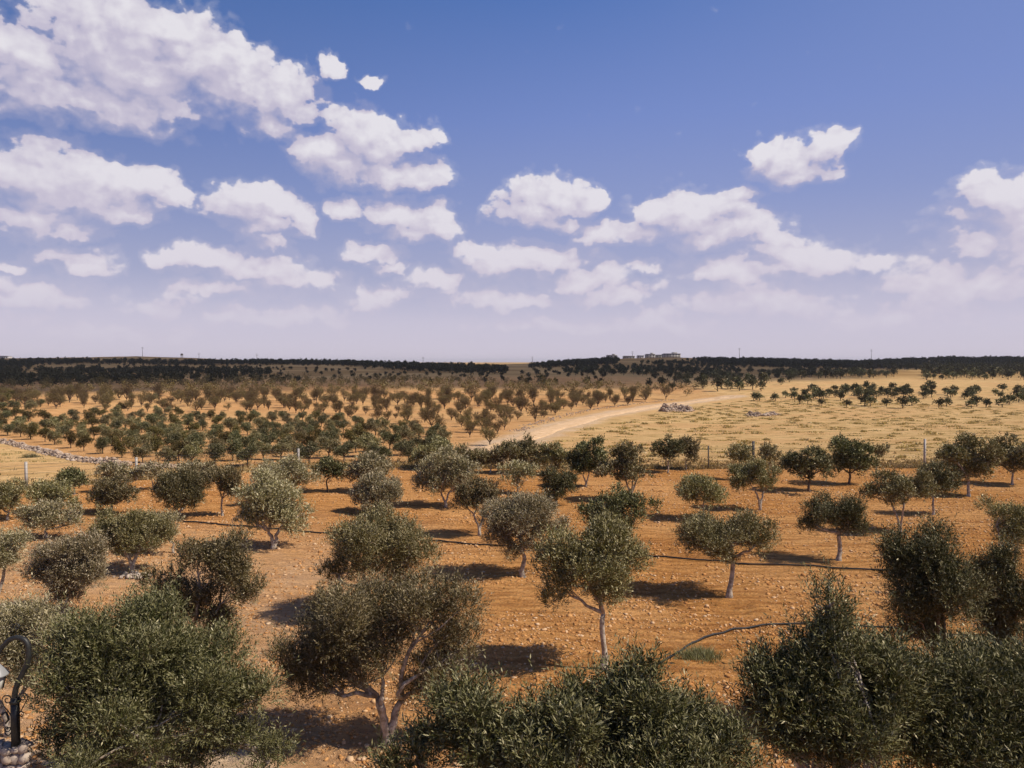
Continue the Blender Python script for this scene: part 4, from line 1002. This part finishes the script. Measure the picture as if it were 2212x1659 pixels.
WOODS = [
 [(-60,784),(120,783),(250,783),(470,786),(470,791),(250,789),(80,790),(60,798),(-60,800)],
 [(440,786),(620,784),(760,788),(870,791),(980,794),(1090,798),(1060,803),(960,800),(860,796),(700,791),(440,790)],
 [(80,809),(200,804),(340,802),(480,805),(600,811),(560,814),(420,812),(200,811)],
 [(-60,822),(120,821),(280,822),(420,825),(560,826),(700,827),(560,831),(300,834),(-60,840)],
 [(-60,806),(40,808),(40,814),(-60,816)],
 [(740,789),(860,794),(1000,801),(1095,803),(1090,809),(990,809),(860,801),(760,794)],
 [(1280,782),(1330,779),(1340,786),(1300,794),(1200,796),(1120,799),(1200,786)],
 [(1480,780),(1620,780),(1850,786),(1950,782),(2060,777),(2260,779),(2260,800),(1950,802),(1850,801),(1700,797),(1560,792)],
 [(1990,803),(2260,797),(2260,808),(2150,812),(2000,812)],
]
P3 = scatter_d(WOODS, 6.4, 71, 1000, .80)
print('woods', len(P3))
if len(P3) > 9000: P3 = P3[::len(P3) // 9000 + 1]
emit_mass('distant_woods', P3, 1.0, 72, M_DARK, 'dark distant woods and plantations covering the far slopes', 'woods')

P3 = scatter_d([[(-60,786),(500,792),(860,800),(1100,806),(1300,790),(1500,795),(1800,803),(1800,812),(1400,830),(1100,832),(600,824),(-60,830)]], 9, 73, 950, .28)
emit_mass('slope_scrub', P3, .55, 74, M_DARK, 'scattered dark scrub dotting the far brown slopes', 'scrub')
# round dark trees on the hillside and in the right field: things
HP = []
hp_protos = []
for i in range(6):
    V, Q = far_protos(600 + 7 * i, 150, .55, .34, 3.2, 1.75)[0]
    mb = MB(); mb.tube([(0, 0, -.2), (0, 0, 1.2)], [.14, .10], 5)
    hp_protos.append(('round_tree', mk_mesh('round_tree_crown', V, Q, None, M_DARK if i % 2 else M_NEAR), mb.mesh('round_tree_trunk', M_BARKD)))
HILL = [
 [(1090,832),(1300,832),(1500,838),(1700,843),(1700,850),(1480,846),(1300,839),(1090,838)],
 [(1455,820),(1560,815),(1640,822),(1720,826),(1650,838),(1560,846),(1469,840)],
 [(1170,803),(1300,797),(1450,794),(1500,800),(1640,806),(1560,812),(1400,812),(1250,812)],
 [(1380,787),(1480,784),(1560,792),(1640,800),(1560,800),(1440,796)],
 [(1640,812),(1720,800),(1860,806),(1960,816),(1850,818),(1720,822)],
 [(1960,815),(2100,814),(2230,812),(2230,822),(2100,821),(1960,822)],
]
P3 = scatter_d(HILL, 8.5, 81, 700, .8)
o_ = np.argsort(P3[:, 1]); P3 = P3[o_]
print('hill trees', len(P3))
rg = rng_(82)
cut = min(len(P3), 150)
A_, B_ = to_d(P3[:, 0], P3[:, 1], P3[:, 2])
near_h = sorted(range(cut), key=lambda i: A_[i])
for k, i in enumerate(near_h):
    s_ = rg.uniform(.8, 1.25)
    place(hp_protos[int(rg.integers(0, 6))], tuple(P3[i]), rg.random() * 6.28, (s_, s_, s_ * rg.uniform(.8, 1.05)),
          f'small round dark tree on the shaded hillside, {ordw(k+1)} counting from the left', 'tree', 'round dark trees on the hillside')
if len(P3) > cut:
    emit_mass('hillside_trees', P3[cut:], .85, 83, M_DARK, 'farther round dark trees dotted thickly over the shaded hillside', 'trees')

SHRUB = [
 [(1668,852),(1760,846),(1860,842),(1970,840),(1970,862),(1860,866),(1740,866),(1668,862)],
 [(1978,858),(2010,838),(2022,842),(2018,864),(1985,868)],
 [(2030,860),(2055,844),(2068,850),(2050,864)],
 [(2070,862),(2105,842),(2115,848),(2100,864)],
 [(2135,864),(2160,838),(2172,842),(2165,862)],
 [(2185,872),(2200,840),(2250,836),(2250,872)],
]
P3 = scatter_d(SHRUB, 4.4, 91, 500, .78)
front = gnd([1628,1675,1728,1745,1775,1829,1868,1880,1915,1950,1970,2028,2045,2098,2110,2165,2180,1640,2130], [865,867,873,872,877,879,877,878,878,882,876,882,878,882,878,880,874,866,880])
P3 = np.concatenate([P3, front])
P3 = P3[~np.isnan(P3[:, 0])]
P3 = P3[np.argsort(P3[:, 1])]
print('shrubs', len(P3))
P3 = P3[:280]
NRS = 10
for ri in range(NRS):
    row = list(range(ri * len(P3) // NRS, (ri + 1) * len(P3) // NRS)); row.sort(key=lambda i: P3[i, 0] / P3[i, 1])
    for k, i in enumerate(row):
        s_ = rg.uniform(.62, .95)
        place(hp_protos[int(rg.integers(0, 6))], tuple(P3[i]), rg.random() * 6.28, (s_, s_, s_ * rg.uniform(.7, .95)),
              f'low dark round tree beyond the open field, {ordw(k+1)} from the left in its {ordw(ri+1)} row', 'tree', 'low round trees beyond the open field')

# ------------------------------------------------------------------ dry grass
def tufts(P3, wid, hei, nbl, seed, bw=0.05):
    rg = rng_(seed); n_ = len(P3)
    wid = np.asarray(wid); hei = np.asarray(hei)
    off = rg.normal(size=(n_, nbl, 2)) * (wid[:, None, None] * np.array([.5, .3]))
    base = P3[:, None, :] + np.concatenate([off, np.zeros((n_, nbl, 1))], -1)
    base[..., 2] = hgt(base[..., 0], base[..., 1]) - .02
    fall = np.exp(-((off[..., 0] / wid[:, None]) ** 2 * 2 + (off[..., 1] / wid[:, None]) ** 2 * 4))
    hh = hei[:, None] * (.35 + .8 * rg.random((n_, nbl))) * (.35 + .65 * fall)
    tip = base + np.stack([rg.normal(size=(n_, nbl)) * hh * .5, rg.normal(size=(n_, nbl)) * hh * .5, hh], -1)
    sd_ = rg.normal(size=(n_, nbl, 3)); sd_[..., 2] = 0; sd_ = norm(sd_) * bw * (1 + P3[:, None, 1:2] / 60.0)
    V = np.stack([base - sd_, base + sd_, tip], 2).reshape(-1, 3)
    return V, np.arange(n_ * nbl * 3).reshape(-1, 3)
rg = rng_(31)
fp = [(1150,985),(1250,930),(1400,895),(1560,870),(1700,860),(2300,885),(2300,1003),(1997,1004),(1500,1006),(1100,1006)]
q = scatter_d([fp], 3.6, 33, 400, .8)
q = q[(road_dist(q[:, 0], q[:, 1]) > 5) & (q[:, 1] > fence_y(q[:, 0]) + 1)]
print('tufts', len(q))
V, T = tufts(q, rg.uniform(.5, 1.9, len(q)), rg.uniform(.10, .45, len(q)), 75, 34, .05)
M_TUFT = leaf_mat('dry_scrub_blade', (0.50, 0.36, 0.13), (0.42, 0.30, 0.10), 0.2, 0.4, 0.0)
tag(link('dry_grass_tufts', mk_mesh('dry_grass_tufts', V, None, T, M_TUFT)), 'low tufts of dry yellow scrub scattered over the open field', 'dry grass', kind='stuff')
# short straw along the fence line and on the left patch
n = 9000
x_ = rg.uniform(-60, 62, n); y_ = fence_y(x_) + rg.exponential(2.2, n) - .4
k = (np.abs(x_ / y_) < .8)
x_, y_ = x_[k], y_[k]
V, T = tufts(np.stack([x_, y_, hgt(x_, y_)], 1), np.full(len(x_), .35), rg.uniform(.12, .38, len(x_)), 7, 35, .03)
tag(link('fence_line_grass', mk_mesh('fence_line_grass', V, None, T, M_STRAW)), 'strip of dry straw grass growing along the wire fence', 'dry grass', kind='stuff')
lp = [(-60,965),(0,965),(180,1008),(240,1018),(200,1050),(-60,1060)]
q = scatter_d([lp], 1.3, 36, 200, .7)
V, T = tufts(q, rg.uniform(.3, .7, len(q)), rg.uniform(.06, .2, len(q)), 22, 37, .035)
tag(link('left_patch_grass', mk_mesh('left_patch_grass', V, None, T, M_STRAW)), 'short dry grass of the pale patch below the stone wall', 'dry grass', kind='stuff')

n = 2600
dep = np.exp(math.log(12.0) + rg.random(n) * (math.log(52.0) - math.log(12.0))); px = (rg.random(n) * 2500 - 140 - CX) / F * dep
k = (vnoise(px / 3.0, dep / 2.5, 19) > .52) & (dep < fence_y(px) - .5)
px, dep = px[k], dep[k]
V, T = tufts(np.stack([px, dep, hgt(px, dep)], 1), rg.uniform(.05, .16, len(px)), rg.uniform(.04, .13, len(px)), 9, 38, .008)
tag(link('dry_weeds', mk_mesh('dry_weeds', V, None, T, M_STRAW)), 'thin dry weeds and leaf litter scattered over the orchard soil', 'weeds', kind='stuff')

def weed(dx, dy, wid, hei, nbl, seed, mat, name, lab):
    g = g1(dx, dy)
    V, T = tufts(np.array([[g.x, g.y, g.z]]), [wid], [hei], nbl, seed, .010)
    V = V - np.array([g.x, g.y, g.z])
    tag(link(name, mk_mesh(name, V, None, T, mat), loc=g), lab, 'weeds')
weed(1510, 1418, .62, .36, 1000, 41, M_WEED, 'weed_clump', 'spiky grey-green weed clump on bare soil under the curved hose')
weed(68, 988, .8, .5, 500, 42, M_WEED, 'weed_clump', 'small dark green weed clump on the pale grass patch')
weed(1008, 1014, 1.0, 1.0, 700, 43, M_STRAW, 'dry_bush', 'round straw-coloured dry bush between olives near the track end')

# ------------------------------------------------------------------ irrigation hoses
def hose(dpts, r, lab, arch=None):
    g = gnd([p[0] for p in dpts], [p[1] for p in dpts])
    P_ = dense(g, .22)
    z = hgt(P_[:, 0], P_[:, 1]) + r * .8 + .03
    if arch: 
        t = np.linspace(0, 1, len(P_)); z = z + arch * np.exp(-((t - .28) / .10) ** 2)
    mb = MB(); mb.tube(np.stack([P_[:, 0], P_[:, 1], z], 1), r, 7)
    tag(link('irrigation_hose', mb.mesh('irrigation_hose', M_HOSE, True)), lab, 'hose')
hose([(380,1128),(430,1131),(520,1138),(620,1147),(700,1152),(800,1160),(950,1172),(1080,1182),(1200,1187),(1300,1193),(1380,1199),(1480,1210),(1560,1216),(1640,1220),(1750,1226),(1890,1234),(2050,1243),(2260,1258)],
     .035, 'long straight black hose laid across the whole orchard', None)
hose([(1380,1462),(1412,1448),(1450,1420),(1500,1388),(1550,1366),(1600,1356),(1650,1352),(1720,1348),(1800,1352),(1880,1353),(1960,1362),(2060,1375),(2150,1384),(2260,1396)],
     .028, 'curved black hose arching past the weed clump to the dark trees', None)

# ------------------------------------------------------------------ fence
fr = bpy.data.objects.new('wire_fence', None); COL.objects.link(fr); fr.location = (0, 0, 0)
tag(fr, 'wire fence on white concrete and thin steel posts behind the orchard', 'fence')
posts = [(57,1055,1.7,'w'),(295,1037,1.55,'w'),(645,1012,1.5,'w'),(900,1011,1.6,'d'),(1343,1012,1.7,'d'),(1530,1012,1.75,'d'),(1627,1010,2.0,'k'),(1745,1011,1.75,'d'),(1997,1011,2.2,'w'),(2270,1008,2.0,'w'),(-120,1074,1.7,'w')]
tops = []
for (a, b, h_, kd_) in posts:
    g = g1(a, b); mb = MB()
    if kd_ == 'w': mb.box((0, 0, h_ / 2 - .1), (.125, .125, h_ + .2)); mt = M_CONC
    elif kd_ == 'k': mb.box((0, 0, h_ / 2 - .1), (.15, .15, h_ + .2)); mt = M_STEEL
    else: mb.tube([(0, 0, -.1), (0, 0, h_)], .045, 6); mt = M_STEEL
    o = link('post', mb.mesh('fence_post', mt), fr, g)
    o['label'] = {'w': 'square white concrete post', 'k': 'dark square post', 'd': 'thin dark steel post'}[kd_]
    tops.append((g, h_))
tops.sort(key=lambda t: t[0].x)
mb = MB()
for hh in (.25, .6, .95, 1.3, 1.5):
    pp = [np.array([t[0].x, t[0].y - .09, t[0].z + hh]) for t in tops]
    mb.tube(np.array(pp), .007, 4)
link('wire', mb.mesh('fence_wire', M_STEEL), fr)

# ------------------------------------------------------------------ houses on the ridge
def at_depth(dx, dist):
    X_, Y_, Z_ = d_ray(dx, 780)
    x = float(X_ / Y_) * dist
    return Vector((x, dist, float(hgt(x, dist))))
def house(x0, x1, dist, h_, dep, wm, lab, stories=1, win=4, rz=0.0, lift=0):
    c_ = at_depth((x0 + x1) / 2, dist); wd = (x1 - x0) / F * dist
    r = bpy.data.objects.new('house', None); COL.objects.link(r); r.location = c_; r.rotation_euler = (0, 0, rz)
    tag(r, lab, 'house')
    mb = MB(); mb.box((0, 0, h_ / 2 - .5), (wd, dep, h_ + 1.0)); link('wall', mb.mesh('house_wall', wm), r)
    mb = MB(); mb.box((0, 0, h_ + .12), (wd + .5, dep + .5, .24)); mb.box((0, -dep / 2 - .1, h_ + .5), (wd + .4, .15, .5))
    rf = link('roof', mb.mesh('house_roof', M_ROOF), r)
    if stories > 1:
        mb = MB(); mb.box((wd * .2, .3, h_ + 1.2), (wd * .28, dep * .5, 1.9)); link('stair_head', mb.mesh('stair_head', wm), rf)
    for s in range(stories):
        for k in range(win):
            if s == 0 and k == win // 2: continue
            mb = MB(); mb.box((-wd / 2 + wd * (k + .5) / win, -dep / 2 - .03, h_ * (s + .55) / stories), (1.1, .1, 1.2))
            link('window', mb.mesh('house_window', M_GLASSD), r)
    mb = MB(); mb.box((-wd / 2 + wd * (win // 2 + .5) / win, -dep / 2 - .03, 1.05), (1.0, .1, 2.1)); link('door', mb.mesh('house_door', M_STEEL), r)
house(1310, 1332, 900, 4.4, 8, M_GREY, 'tall dark grey flat-roofed house among trees, first on the ridge', 2, 3)
house(1346, 1370, 905, 2.6, 8, M_GREY, 'long low grey house on the ridge next to the tall dark one', 1, 4)
house(1376, 1390, 895, 2.6, 6, M_WHITE, 'small low white outbuilding between the ridge houses', 1, 3)
house(1394, 1414, 905, 4.2, 8, M_PALE, 'two-storey white house with rooftop stair head on the ridge', 2, 3)
house(1416, 1428, 915, 3.2, 7, M_PALE, 'narrow white house squeezed between the two-storey and longest houses', 1, 2)
house(1431, 1468, 905, 4.4, 10, M_PALE, 'longest pale flat-roofed building on the ridge beside the trees', 2, 6)
house(2, 22, 930, 2.6, 8, M_WHITE, 'lone low white building far off on the opposite ridge', 1, 4)

# masts and tower on the skyline
def mast(dx, dist, h_, lab, arms=2):
    c_ = at_depth(dx, dist); r = bpy.data.objects.new('power_pole', None); COL.objects.link(r); r.location = c_
    tag(r, lab, 'power pole', 'power poles on the skyline')
    mb = MB(); mb.tube([(0, 0, -1), (0, 0, h_ * .5), (0, 0, h_)], [.32, .24, .14], 6); link('pole', mb.mesh('pole', M_STEEL), r)
    for k in range(arms):
        mb = MB(); mb.box((0, 0, h_ - .8 - k * 1.6), (3.4 - k * .2, .2, .2)); link('crossarm', mb.mesh('crossarm', M_STEEL), r)
mast(308, 960, 13, 'tallest thin power pole on the pale lit hilltop')
mast(430, 960, 8, 'short power pole just past the water tower')
mast(555, 960, 9, 'thin power pole above the dark plantation ridge')
mast(914, 960, 10, 'power pole above the dip between the hills')
mast(1150, 960, 9, 'power pole near the foot of the village hill')
mast(1366, 915, 9, 'power pole standing between the village houses')
mast(1597, 930, 14, 'tall thin mast above the wooded ridge past the village')
mast(1882, 930, 16, 'tall thin mast where the two wooded ridges meet')
c_ = at_depth(393, 960); r = bpy.data.objects.new('water_tower', None); COL.objects.link(r); r.location = c_
tag(r, 'small dark water tower on the pale hilltop', 'water tower')
for sx2 in (-1, 1):
    for sy2 in (-1, 1):
        mb = MB(); mb.tube([(sx2 * 1.1, sy2 * 1.1, -1), (sx2 * .9, sy2 * .9, 3.4)], .18, 5); link('leg', mb.mesh('tower_leg', M_STEEL), r)
mb = MB(); mb.tube([(0, 0, 3.4), (0, 0, 3.5), (0, 0, 5.6), (0, 0, 6.0)], [1.3, 1.6, 1.6, .4], 14); link('tank', mb.mesh('tank', M_STEEL, True), r)

# ------------------------------------------------------------------ wrought iron lamp
LD = 12.0
def lz(zx, zy, off=0.0):
    """Point of the lamp tracing at the lamp's own distance."""
    X_, Y_, Z_ = d_ray(zx * .198, 1330.6 + zy * .198)
    return np.array([float(X_ / Y_) * LD, LD + off, CAMZ + float(Z_ / Y_) * LD])
lb = lz(168, 1400); lamp = bpy.data.objects.new('garden_lamp', None); COL.objects.link(lamp); lamp.location = lb
tag(lamp, 'wrought iron garden lamp with gooseneck arm and scrolls on a stone wall', 'lamp')
def rel(L_): return np.array(L_) - lb
def smooth_path(pts, n=40):
    pts = np.array(pts); t = np.linspace(0, len(pts) - 1, n)
    out = []
    for tt in t:
        i = min(int(tt), len(pts) - 2); f_ = tt - i
        p0 = pts[max(i - 1, 0)]; p1 = pts[i]; p2 = pts[i + 1]; p3 = pts[min(i + 2, len(pts) - 1)]
        out.append(.5 * ((2 * p1) + (-p0 + p2) * f_ + (2 * p0 - 5 * p1 + 4 * p2 - p3) * f_**2 + (-p0 + 3 * p1 - 3 * p2 + p3) * f_**3))
    return np.array(out)
mb = MB(); mb.box(rel(lz(168, 1175)), (.095, .095, lz(168, 900)[2] - lz(168, 1400)[2] + .1)); mb.box(rel(lz(168, 935)), (.12, .12, .05))
link('post', mb.mesh('lamp_post', M_IRON), lamp)
arm = smooth_path([rel(lz(*p)) for p in [(165,930),(163,840),(195,730),(245,630),(290,540),(312,430),(305,330),(268,262),(190,236),(110,258),(45,318),(0,372),(-40,440),(-45,520)]], 60)
mb = MB(); mb.tube(arm, np.linspace(.045, .036, 60), 10); link('gooseneck_arm', mb.mesh('gooseneck_arm', M_IRON, True), lamp)
def curl(c0, r0, turns, dirn, a0, n=26):
    t = np.linspace(0, 1, n); a = a0 + dirn * t * turns * 2 * math.pi; rr = r0 * (1 - .75 * t)
    return [(c0[0] + rr[i] * math.cos(a[i]), c0[1] - rr[i] * math.sin(a[i])) for i in range(n)]
def scroll(zp, r_=.009):
    mb = MB(); mb.tube(np.array([rel(lz(*p)) for p in zp]), r_, 6); link('scroll', mb.mesh('scroll', M_IRON, True), lamp)
scroll([(135,1110),(90,1040),(40,980),(22,925)] + curl((80,915), 58, 1.3, -1, math.pi))
scroll([(200,1075),(240,1100),(262,1060),(225,1035)][::-1] + [(205,1075),(260,980),(300,900)] + curl((250,885), 52, 1.3, 1, 0))
scroll(curl((95,1272), 66, 1.0, 1, 0.0) )
scroll(curl((75,1230), 40, 1.2, -1, 0.5))
scroll([(100,200),(140,120)] + curl((180,120), 42, 1.2, -1, math.pi))
scroll([(60,1170),(95,1130),(70,1050),(30,1060),(20,1075)], .018)
cx_ = rel(lz(-45, 600))
mb = MB(); zz = cx_[2]
mb.tube([(cx_[0], 0, zz + .14), (cx_[0], 0, zz + .12), (cx_[0], 0, zz + .06), (cx_[0], 0, zz - .05), (cx_[0], 0, zz - .07)], [.03, .05, .09, .185, .19], 20)
link('shade', mb.mesh('lamp_shade', M_LAMPW, True), lamp)
mb = MB(); mb.tube([(cx_[0], 0, zz - .075), (cx_[0], 0, zz - .30), (cx_[0], 0, zz - .34)], [.14, .08, .03], 8)
link('lantern', mb.mesh('lamp_lantern', simple_mat('frosted_glass', (.55, .52, .48), .3, .1, 3.0, spec=.5)), lamp)
mb = MB()
for k in range(8):
    a = k * math.pi / 4
    mb.tube([(cx_[0] + .148 * math.cos(a), .148 * math.sin(a), zz - .07), (cx_[0] + .098 * math.cos(a), .098 * math.sin(a), zz - .31)], .008, 4)
link('lantern_frame', mb.mesh('lantern_frame', M_IRON), lamp)
# the low garden wall it stands on
rg = rng_(55)
wp = []; ws = []
for ix in range(17):
    for iz in range(15):
        for iy in range(2):
            wp.append((lb[0] - 1.75 + ix * .125 + rg.uniform(-.04, .04), LD - .04 + iy * .16 + rg.uniform(-.04, .04), lb[2] - .10 - iz * .14)); ws.append(rg.uniform(.075, .11))
wp = np.array(wp); keep = (wp[:, 0] < lb[0] + .22)
V, T = rocks(wp[keep] - np.array([lb[0], LD, 0]), np.array(ws)[keep], 56, .85)
M_WALLW = stone_mat('white_garden_stone', [(0.6, 0.5, 0.42), (0.42, 0.34, 0.28), (0.66, 0.58, 0.5), (0.5, 0.4, 0.32)])
tag(link('garden_wall', mk_mesh('garden_wall', V, None, T, M_WALLW), loc=(lb[0], LD, 0)), 'low white rubble garden wall under the iron lamp', 'wall')

g = g1(292, 1246)
pos = np.stack([rg.normal(0, .28, 40), rg.normal(-.05, .15, 40), rg.random(40) * .06], 1)
V, T = rocks(pos, rg.uniform(.05, .11, 40), 57, .7)
tag(link('stone_ring', mk_mesh('stone_ring', V, None, T, M_WALLW), loc=g), 'pale stones heaped around the foot of the two-stemmed olive', 'stones')

# ------------------------------------------------------------------ unseen clouds added to shade the far slopes
def shade_cloud(name, outline, alt, thick, seed, lab):
    """outline: ground footprint of its shade (x, y); the cloud hangs towards the sun from it."""
    dx_ = sv.x / sv.z * alt; dy_ = sv.y / sv.z * alt
    ox = np.array([p[0] for p in outline]); oy = np.array([p[1] for p in outline])
    st = 14.0
    xs = np.arange(ox.min() - 60, ox.max() + 60, st); ys = np.arange(oy.min() - 60, oy.max() + 60, st)
    X_, Y_ = np.meshgrid(xs, ys, indexing='ij')
    # signed inside distance
    d = np.full(X_.shape, 1e9)
    n_ = len(outline)
    for i in range(n_):
        a = np.array(outline[i], float); b = np.array(outline[(i + 1) % n_], float); ab = b - a
        t = np.clip(((X_ - a[0]) * ab[0] + (Y_ - a[1]) * ab[1]) / (ab @ ab), 0, 1)
        d = np.minimum(d, np.hypot(X_ - a[0] - t * ab[0], Y_ - a[1] - t * ab[1]))
    d = np.where(inpoly(X_, Y_, outline), d, -d)
    d = d + 46 * (fbm(X_ / 70, Y_ / 70, seed, 4) - .5)
    ins = d > 0
    prof = np.clip(d / 110.0, 0, 1) ** .5
    top = thick * prof * (.35 + .9 * fbm(X_ / 110, Y_ / 110, seed + 3, 4))
    bot = -18 * prof * (fbm(X_ / 60, Y_ / 60, seed + 5, 3))
    cell = ins[:-1, :-1] & ins[1:, :-1] & ins[:-1, 1:] & ins[1:, 1:]
    ni, nj = X_.shape; id_ = np.arange(ni * nj).reshape(ni, nj)
    V = np.concatenate([np.stack([(X_ + dx_).ravel(), (Y_ + dy_).ravel(), (alt + top).ravel()], 1), np.stack([(X_ + dx_).ravel(), (Y_ + dy_).ravel(), (alt + bot).ravel()], 1)])
    i_, j_ = np.nonzero(cell)
    q1 = np.stack([id_[i_, j_], id_[i_ + 1, j_], id_[i_ + 1, j_ + 1], id_[i_, j_ + 1]], 1)
    q2 = q1[:, ::-1] + ni * nj
    me = mk_mesh(name, V, np.concatenate([q1, q2]), None, M_CLOUD, True)
    return tag(link(name, me), lab, 'cloud', kind='structure')
M_CLOUD, CN = mat_new('cloud_vapour')
cdif = CN.new('ShaderNodeBsdfDiffuse'); cdif.inputs[0].default_value = (.86, .86, .88, 1)
ctr_ = CN.new('ShaderNodeBsdfTransparent')
cmx = CN.new('ShaderNodeMixShader'); cmx.inputs[0].default_value = 0.58
CN.l.new(ctr_.outputs[0], cmx.inputs[1]); CN.l.new(cdif.outputs[0], cmx.inputs[2])
cout = CN.new('ShaderNodeOutputMaterial'); CN.l.new(cmx.outputs[0], cout.inputs[0])
shade_cloud('cloud', [(-900,280),(-300,240),(-190,218),(-120,232),(-40,222),(60,240),(150,300),(190,420),(420,520),(700,560),(760,860),(300,900),(-380,880),(-600,930),(-1000,900)], 1500, 170, 91, 'unseen white cumulus cloud, its outline shaped to shade the far slopes')
shade_cloud('cloud', [(-230,222),(-160,214),(-90,226),(-100,244),(-190,246)], 1500, 60, 95, 'small unseen cloud added beside the large one for patchier slope shade')

# ------------------------------------------------------------------ air
hm, H = mat_new('haze_air')
pv = H.new('ShaderNodeVolumePrincipled'); pv.inputs['Color'].default_value = (0.86, 0.86, 0.92, 1)
pv.inputs['Density'].default_value = 0.00010
ho = H.new('ShaderNodeOutputMaterial'); H.l.new(pv.outputs[0], ho.inputs['Volume'])
mb = MB(); mb.box((0, 0, 13.0), (19000, 19000, 44.0))
tag(link('haze', mb.mesh('haze', hm)), 'thin pale air over the plain that softens the far slopes', kind='stuff')
SC.cycles.volume_bounces = 0
